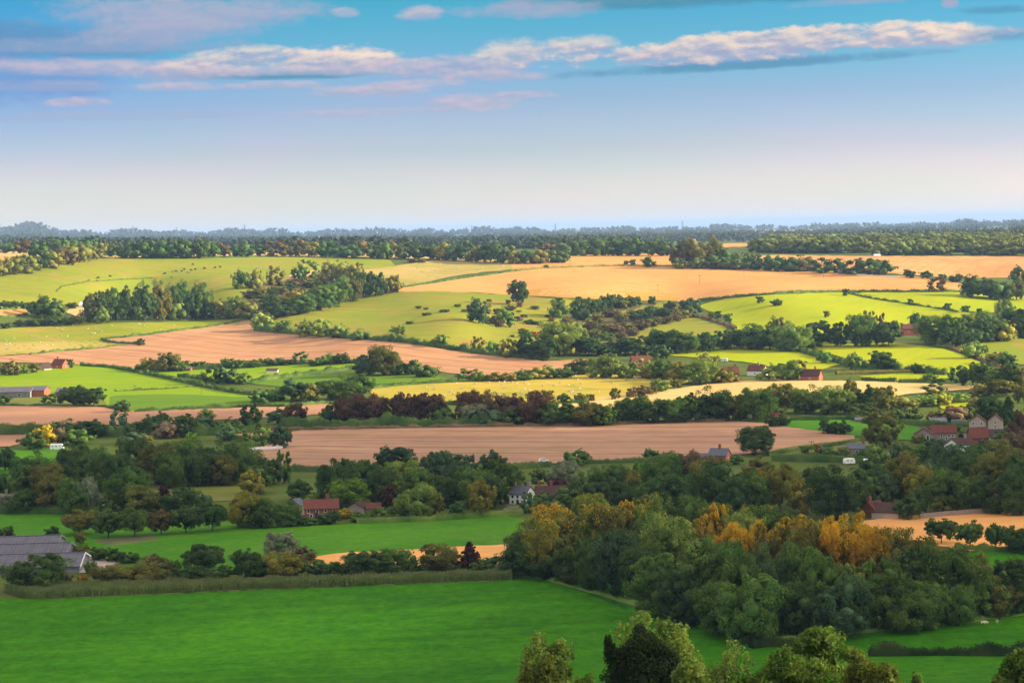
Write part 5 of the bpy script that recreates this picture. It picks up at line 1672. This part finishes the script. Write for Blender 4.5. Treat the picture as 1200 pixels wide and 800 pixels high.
def motorhome(x, y, lpx):
    p = P(x, y)
    t = link('motorhome', None, None, p, R(6))
    tag(t, 'white motorhome parked on the small meadow below the yellow tree', 'motorhome')
    L = lpx*scale_at(p)
    mb = MB()
    mb.prism([(-L/2, .45), (L/2, .45), (L/2, 1.2), (L*.42, 1.45), (L*.34, 2.0), (L*.42, 2.15), (L*.40, 2.75), (L*.3, 2.9), (-L/2, 2.85)], -1.1, 1.1)
    link('body', mb.mesh('body', WHITEP), t)
    for fx, w in ((-.3, 1.0), (-.05, 1.0), (.2, .7)):
        put_window(t, fx*L, 1.9, -1.1, w, .7)
    mb = MB()
    mb.prism([(L*.425, 1.47), (L*.345, 1.97), (L*.36, 1.99), (L*.44, 1.49)], -.95, .95)
    link('windscreen', mb.mesh('windscreen', GLASS), t)
    wheels(t, (-L*.28, L*.33), 1.0, .36)


motorhome(67, 527, 16)


def caravan(x, y, label, yaw, name='caravan'):
    p = P(x, y)
    t = link(name, None, None, p, R(yaw))
    tag(t, label, name)
    mb = MB()
    mb.prism([(-2.2, .5), (2.2, .5), (2.35, 1.2), (2.1, 2.3), (1.8, 2.55), (-1.8, 2.55), (-2.1, 2.3), (-2.35, 1.2)], -1.05, 1.05)
    link('body', mb.mesh('body', WHITEP), t)
    put_window(t, -1.1, 1.7, -1.05, 1.0, .7)
    put_window(t, .5, 1.7, -1.05, 1.0, .7)
    put_window(t, 0, 1.7, 2.28, 1.3, .7, 'x', 1)
    wheels(t, (0.0,), .95, .34)
    mb = MB()
    mb.tube((2.2, -.5, .5), (3.2, 0, .45), .06, .05, 6)
    mb.tube((2.2, .5, .5), (3.2, 0, .45), .06, .05, 6)
    link('tow_bar', mb.mesh('tow_bar', STEEL), t)


caravan(1015, 545, 'white caravan parked end-on below the tall lane hedge', 78)
caravan(995, 544, 'smaller-looking white caravan left of the end-on one by the lane hedge', 20)
caravan(849, 424, 'white caravan on the lane pasture above the red roofs', -14)


def car(x, y, label, mat, yaw):
    p = P(x, y)
    t = link('parked_car', None, None, p, R(yaw))
    tag(t, label, 'car')
    mb = MB()
    mb.prism([(-2.1, .35), (2.1, .35), (2.15, .75), (1.2, .95), (-2.0, .98), (-2.15, .7)], -.85, .85)
    mb.prism([(-1.9, .96), (1.15, .96), (.5, 1.45), (-1.4, 1.48)], -.76, .76)
    link('body', mb.mesh('body', mat), t)
    mb = MB()
    mb.prism([(-1.62, 1.02), (.9, 1.02), (.45, 1.38), (-1.3, 1.40)], -.78, .78)
    link('side_window', mb.mesh('side_window', GLASS), t)
    wheels(t, (-1.3, 1.35), .8, .32)


SILV = plain('silver_car_paint', (.45, .46, .48), .3, .02, 1.0, .5)
car(1068, 535, 'white car parked by the lane wall below the village', WHITEP, 8)
car(1050, 536, 'silver car parked left of the white car on the village lane', SILV, 4)
car(637, 541, 'white car on the lane below the brown stubble field', WHITEP, 10)
car(1112, 604, 'pale car by the flint wall near the pink-walled house', SILV, 5)


# ------------------------------------------------------------------ animals
def beast(name, body, leg, hd, mats):
    """a grazing animal as one continuous skinned body"""
    L, Wd, Hh = body
    me = bpy.data.meshes.new(name)
    zb = leg+Hh*.5
    vs = [(-L*.5, 0, zb), (-L*.2, 0, zb), (L*.15, 0, zb+.02), (L*.45, 0, zb+Hh*.08), (L*.66, 0, zb-Hh*.1), (L*.80, 0, zb-Hh*.55), (L*.92, 0, zb-Hh*.85)]
    es = [(i, i+1) for i in range(6)]
    rad = [Hh*.40, Hh*.5, Hh*.5, Hh*.44, Hh*.28, Hh*.2, Hh*.11]
    for x, i in ((-L*.42, 0), (L*.36, 3)):
        for s in (-1, 1):
            n = len(vs)
            vs += [(x, s*Wd*.36, leg*.95), (x-.03, s*Wd*.36, leg*.5), (x, s*Wd*.36, 0)]
            es += [(i, n), (n, n+1), (n+1, n+2)]
            rad += [Hh*.16, Hh*.09, Hh*.08]
    n = len(vs)
    vs += [(-L*.58, 0, zb+Hh*.1), (-L*.62, 0, zb-Hh*.5)]
    es += [(0, n), (n, n+1)]
    rad += [Hh*.07, Hh*.05]
    me.from_pydata(vs, es, [])
    o = bpy.data.objects.new(name, me)
    COL.objects.link(o)
    o.modifiers.new('skin', 'SKIN').use_smooth_shade = True
    for i, r in enumerate(rad):
        me.skin_vertices[0].data[i].radius = (r, r)
    me.skin_vertices[0].data[1].use_root = True
    sb = o.modifiers.new('subsurf', 'SUBSURF')
    sb.levels = sb.render_levels = 1
    dg = bpy.context.evaluated_depsgraph_get()
    out = bpy.data.meshes.new_from_object(o.evaluated_get(dg))
    bpy.data.objects.remove(o)
    out.materials.clear()
    out.materials.append(mats)
    return out


WOOL = plain('wool', (.50, .45, .33), .95, .1, 6.0)
HIDE = plain('black_hide', (.030, .024, .022), .7, .2, 4.0)
HIDEB = plain('brown_hide', (.16, .075, .040), .7, .2, 4.0)
SHEEP = beast('sheep', (1.15, .55, .72), .42, 0, WOOL)
COW = [beast('cow', (2.1, .8, 1.0), .72, 0, HIDE), beast('cow', (2.1, .8, 1.0), .72, 0, HIDEB)]
RA = random.Random(77)


def flock(label, group, poly, n, k=1.15):
    pl = pts(poly)
    xs, ys = [p[0] for p in pl], [p[1] for p in pl]
    i = 0
    while i < n:
        x, y = RA.uniform(min(xs), max(xs)), RA.uniform(min(ys), max(ys))
        if inside(x, y, pl):
            tag(link('sheep', SHEEP, None, P(x, y)+Vector((0, 0, .25)), RA.uniform(0, 6.28), (k, k, k)), label, 'sheep', group)
            i += 1


flock('tiny white sheep grazing on the tan sheep field under the ridge trees', 'sheep on the ridge sheep field', '470,318 500,308 590,306 640,308 600,314 500,328', 34, 1.15)
flock('tiny white sheep scattered on the lower left pasture', 'sheep on the lower left pasture', '0,392 90,381 240,380 180,388 110,396 60,408 0,412', 34, 1.1)
flock('tiny white sheep scattered on the yellow sheep meadow', 'sheep on the yellow sheep meadow', '470,454 600,446 700,439 770,447 700,463 600,466 480,466', 64, 1.0)
flock('white sheep on the grass by the near wood\'s right edge', 'sheep beside the near wood', '1143,732 1175,729 1180,731 1148,734', 3, .8)
for i, (x, y) in enumerate([(202, 319), (206, 319), (213, 319), (216, 317), (220, 321), (224, 318), (226, 311), (229, 317), (239, 315), (240, 316), (252, 315), (258, 314), (201, 326), (193, 322), (129, 325), (115, 327), (104, 330)]):
    tag(link('cow', COW[0 if i % 4 else 1], None, P(x, y)+Vector((0, 0, .3)), RA.uniform(0, 6.28), (1.25, 1.25, 1.25)),
        ('black' if i % 4 else 'brown')+' cow grazing on the hill pasture above the combe wood', 'cow', ('black' if i % 4 else 'brown')+' cows on the hill pasture')


# ------------------------------------------------------------------ trees on the slope just below the camera
def grow(seed, height, spread, up=.35, depth=5, leafn=26, leaf=.12, dense=1.0, bare=0.0, lean=(0, 0)):
    """trunk, limbs and twigs by repeated forking, leaf clusters along the outer twigs"""
    rng = np.random.default_rng(seed)
    mb = MB()
    cl_ = []

    def go(p, d, ln, r, lev):
        n = 3 if lev > 1 else 2
        q = p
        for i in range(n):
            d = unit(d+rng.normal(size=3)*.13+np.array([0, 0, .06]))
            e = q+d*ln/n
            mb.tube(q, e, r*(1-.3*i/n), r*(1-.3*(i+1)/n), 7 if lev > 2 else 5)
            q = e
            if lev <= 2:
                cl_.append((q, d, .34*ln+.25, lev))
        if lev == 0:
            return
        k = 3 if lev > 3 else (4 if rng.random() < .6 else 3)
        a0 = rng.uniform(0, 6.28)
        o1 = unit(np.cross(d, rng.normal(size=3)))
        o2 = np.cross(d, o1)
        for i in range(k):
            a = a0+i*6.283/k+rng.uniform(-.4, .4)
            sp = spread*rng.uniform(.7, 1.25)
            nd = unit(d*(1-.35*sp)+(o1*math.cos(a)+o2*math.sin(a))*sp+np.array([0, 0, up*.4]))
            go(q, nd, ln*rng.uniform(.62, .82), r*.58, lev-1)
    go(np.array([0, 0, -.5]), unit(np.array([lean[0], lean[1], 1.0])), height*.30, height*.020, depth)
    C, D = [], []
    for q, d, rr, lev in cl_:
        if rng.random() < bare:
            continue
        m = int(leafn*dense*rng.uniform(.2, 1.4))
        off = unit(rng.normal(size=(m, 3)))*(rr*rng.uniform(.15, 1.0, m)**.6)[:, None]
        C.append(q+off*np.array([1, 1, .75]))
        D.append(unit(off+np.array([0, 0, .35])+rng.normal(size=(m, 3))*.45))
    C, D = np.concatenate(C), np.concatenate(D)
    return mb, C, D, rng


def front_tree(label, x, top, y, wpx, col, seed, kind='grow', aut=0.0, **kw):
    yy = float(y)
    u, v = uv(np.array([float(x)]), np.array([float(top)]))
    v = v+7
    wpx *= .92
    X, ztop = yy*u[0]/F, CAMZ-yy*v[0]/F
    vb = np.interp(-yy, [-k[1] for k in KT], [k[0] for k in KT])
    zb = CAMZ-yy*vb/F
    h = ztop-zb
    w = wpx*yy/F
    t = link('tree', None, None, (X, yy, zb))
    tag(t, label, 'tree', 'trees on the near slope')
    mb, C, D, rng = grow(seed, h, **kw)
    hi = np.percentile(C[:, 2], 99.8)
    rx = np.percentile(np.abs(C[:, 0]), 97)
    kz, kx = h/hi, (w/2)/rx
    sc = np.array([kx, kx, kz])
    for vtx in mb.bm.verts:
        vtx.co = (vtx.co.x*kx, vtx.co.y*kx, vtx.co.z*kz)
    link('trunk', mb.mesh('trunk', BARK), t)
    lv = leaf_quads(C*sc, D, kw.get('leaf', .12)*rng.lognormal(.12, .38, (len(C), 1)), rng)
    # normalise to a unit crown so the leaf colour pattern has the right size
    s3 = np.array([w, w, h])
    me = mesh_np('crown', lv/s3, np.arange(len(lv)).reshape(-1, 4), [FOL])
    cr = link('crown', me, t, None, 0, (w, w, h))
    c = CN[col][1]
    cr.color = (c[0], c[1], c[2], 1-aut)
    return t


front_tree('two-toned olive tree at the bottom edge, leftmost of the front trees', 655, 738, 190, 84, 'yl2', 31, spread=.66, depth=5, leafn=16, leaf=.11)
front_tree('dark-hearted shrubby tree beside the leftmost front tree', 628, 764, 180, 90, 'ol2', 32, spread=.7, depth=5, leafn=22, leaf=.11)
front_tree('loose light olive tree behind the dark ivy-clad tree', 768, 712, 196, 120, 'yl2', 33, spread=.66, depth=5, leafn=13, leaf=.11)
front_tree('thin tree with bare branches showing, right of the ivy-clad tree', 850, 748, 182, 92, 'yl2', 35, spread=.60, depth=5, leafn=9, leaf=.10, bare=.35)
front_tree('broad bushy green tree at the bottom edge, largest of the front trees', 962, 736, 188, 150, 'g2', 36, spread=.72, depth=5, leafn=26, leaf=.12)
front_tree('low green tree left of the largest front tree', 905, 752, 184, 80, 'g2', 37, spread=.7, depth=5, leafn=22, leaf=.11)
front_tree('round green tree in the bottom right corner', 1196, 755, 176, 84, 'g2', 38, spread=.7, depth=5, leafn=26, leaf=.11)
front_tree('low shrubby tree right of the largest front tree', 1026, 762, 180, 90, 'ol2', 39, spread=.7, depth=5, leafn=22, leaf=.11)
front_tree('small light tree peeping up right of the low shrubby tree', 1076, 786, 178, 44, 'yl2', 40, spread=.7, depth=5, leafn=20, leaf=.10)
front_tree('low light green tree between thin tree and ivy-clad tree', 806, 772, 178, 70, 'yl2', 41, spread=.7, depth=5, leafn=24, leaf=.11)
front_tree('small green tree between the leftmost pair and the ivy-clad tree', 700, 783, 180, 60, 'g2', 42, spread=.7, depth=5, leafn=22, leaf=.11)


def ivy_tree():
    yy = 184.0
    s = yy/F
    u, v = uv(np.array([752.0]), np.array([734.0]))
    vb = np.interp(-yy, [-k[1] for k in KT], [k[0] for k in KT])
    zb, zt = CAMZ-yy*vb/F, CAMZ-yy*v[0]/F
    X = yy*u[0]/F
    t = link('tree', None, None, (X, yy, zb))
    tag(t, 'black-green ivy-clad tree with a horn-like spur on its left side', 'tree', 'trees on the near slope')
    rng = np.random.default_rng(9)
    h = zt-zb
    mb = MB()
    mb.tube((0, 0, -.5), (.1, 0, h*.75), .38, .2, 9)
    mb.tube((.1, 0, h*.75), (0, 0, h*.96), .2, .05, 7)
    mb.tube((0, 0, h*.66), (-2.6, 0, h*.86), .2, .08, 7)
    mb.tube((0, 0, h*.62), (2.4, .2, h*.82), .2, .06, 7)
    link('trunk', mb.mesh('trunk', BARK), t)
    lobes = []
    top = h
    for (px, py, rx, rz) in ((750, 742, 7, 9), (750, 752, 13, 12), (744, 764, 18, 12), (752, 778, 26, 16), (748, 795, 32, 18), (712, 752, 4, 7), (715, 763, 7, 9), (722, 773, 12, 10), (732, 782, 16, 12), (768, 760, 12, 9),
                             (780, 768, 12, 9), (786, 772, 9, 8), (772, 780, 18, 12), (760, 750, 9, 8), (738, 800, 30, 22), (750, 825, 34, 25), (752, 860, 30, 30), (764, 795, 24, 16)):
        lobes.append(((px-752)*s, rng.uniform(-.6, .6), (734-py)*s+top, rx*s, rz*s))
    C, D = [], []
    for (x, y, z, rx, rz) in lobes:
        m = int(900*(rx*rz)/(.9*.9))+120
        d = unit(rng.normal(size=(m, 3)))
        rr = rng.uniform(.45, 1.3, m)[:, None]
        C.append(np.array([x, y, z])+d*rr*np.array([rx, max(rx, .6), rz]))
        D.append(unit(d+rng.normal(size=(m, 3))*.5+np.array([0, 0, .2])))
    C, D = np.concatenate(C), np.concatenate(D)
    w = 7.0
    lv = leaf_quads(C, D, .13, rng)/np.array([w, w, h])
    cr = link('crown', mesh_np('crown', lv, np.arange(len(lv)).reshape(-1, 4), [FOL]), t, None, 0, (w, w, h))
    cr.color = (.024, .040, .012, 1)


ivy_tree()
# ------------------------------------------------------------------

# ------------------------------------------------------------------ haze and the cloud that shades the valley
CLOUD_CLEAR = .76


def shade_cloud():
    m = plain('cloud', (.85, .85, .86), 1.0, .03, .01)
    # thin drifting cloud: part of the sunlight comes straight through
    nt = m.node_tree
    tr = nt.nodes.new('ShaderNodeBsdfTransparent')
    mx = nt.nodes.new('ShaderNodeMixShader')
    mx.inputs[0].default_value = CLOUD_CLEAR
    nt.links.new(nt.nodes['Principled BSDF'].outputs[0], mx.inputs[1])
    nt.links.new(tr.outputs[0], mx.inputs[2])
    nt.links.new(mx.outputs[0], nt.nodes['Material Output'].inputs[0])
    mb = MB()
    rng = random.Random(3)
    zc = 720.0
    kx, ky = math.sin(SUN_AZ)/math.tan(SUN_EL), math.cos(SUN_AZ)/math.tan(SUN_EL)
    for i in range(560):
        gx, gy = rng.uniform(-560, 560), rng.uniform(-250, 1330)
        edge = SHADE_EDGE(gx)
        r = rng.uniform(38, 85)
        if gy > edge-r*.75:
            continue
        z = zc+rng.uniform(-8, 26)
        mb.ball((gx+kx*z, gy+ky*z, z), (r, r*rng.uniform(.8, 1.2), r*rng.uniform(.22, .34)), 2)
    o = link('cloud', mb.mesh('cloud', m))
    o['kind'] = 'structure'


def SHADE_EDGE(gx):
    l = min(1, max(0, (-60-gx)/200))
    r = min(1, max(0, (gx-30)/130))
    return 1125+110*l*l*(3-2*l)-105*r*r*(3-2*r)+16*math.sin(gx/70.0+.6)+12*math.sin(gx/31.0)


shade_cloud()


def haze():
    m = bpy.data.materials.new('haze')
    m.use_nodes = True
    nt = m.node_tree
    nt.nodes.clear()
    out = nt.nodes.new('ShaderNodeOutputMaterial')
    pv = nt.nodes.new('ShaderNodeVolumePrincipled')
    pv.inputs['Color'].default_value = HAZE_COL
    pv.inputs['Density'].default_value = HAZE_DENS
    pv.inputs['Anisotropy'].default_value = 0.0
    nt.links.new(pv.outputs[0], out.inputs['Volume'])
    mb = MB()
    mb.box(-190000, 190000, -4000, 195000, -27, 215)
    o = link('haze', mb.mesh('haze', m))
    o['kind'] = 'stuff'


HAZE_COL, HAZE_DENS = (.40, .58, .94, 1), 4.5e-5
haze()
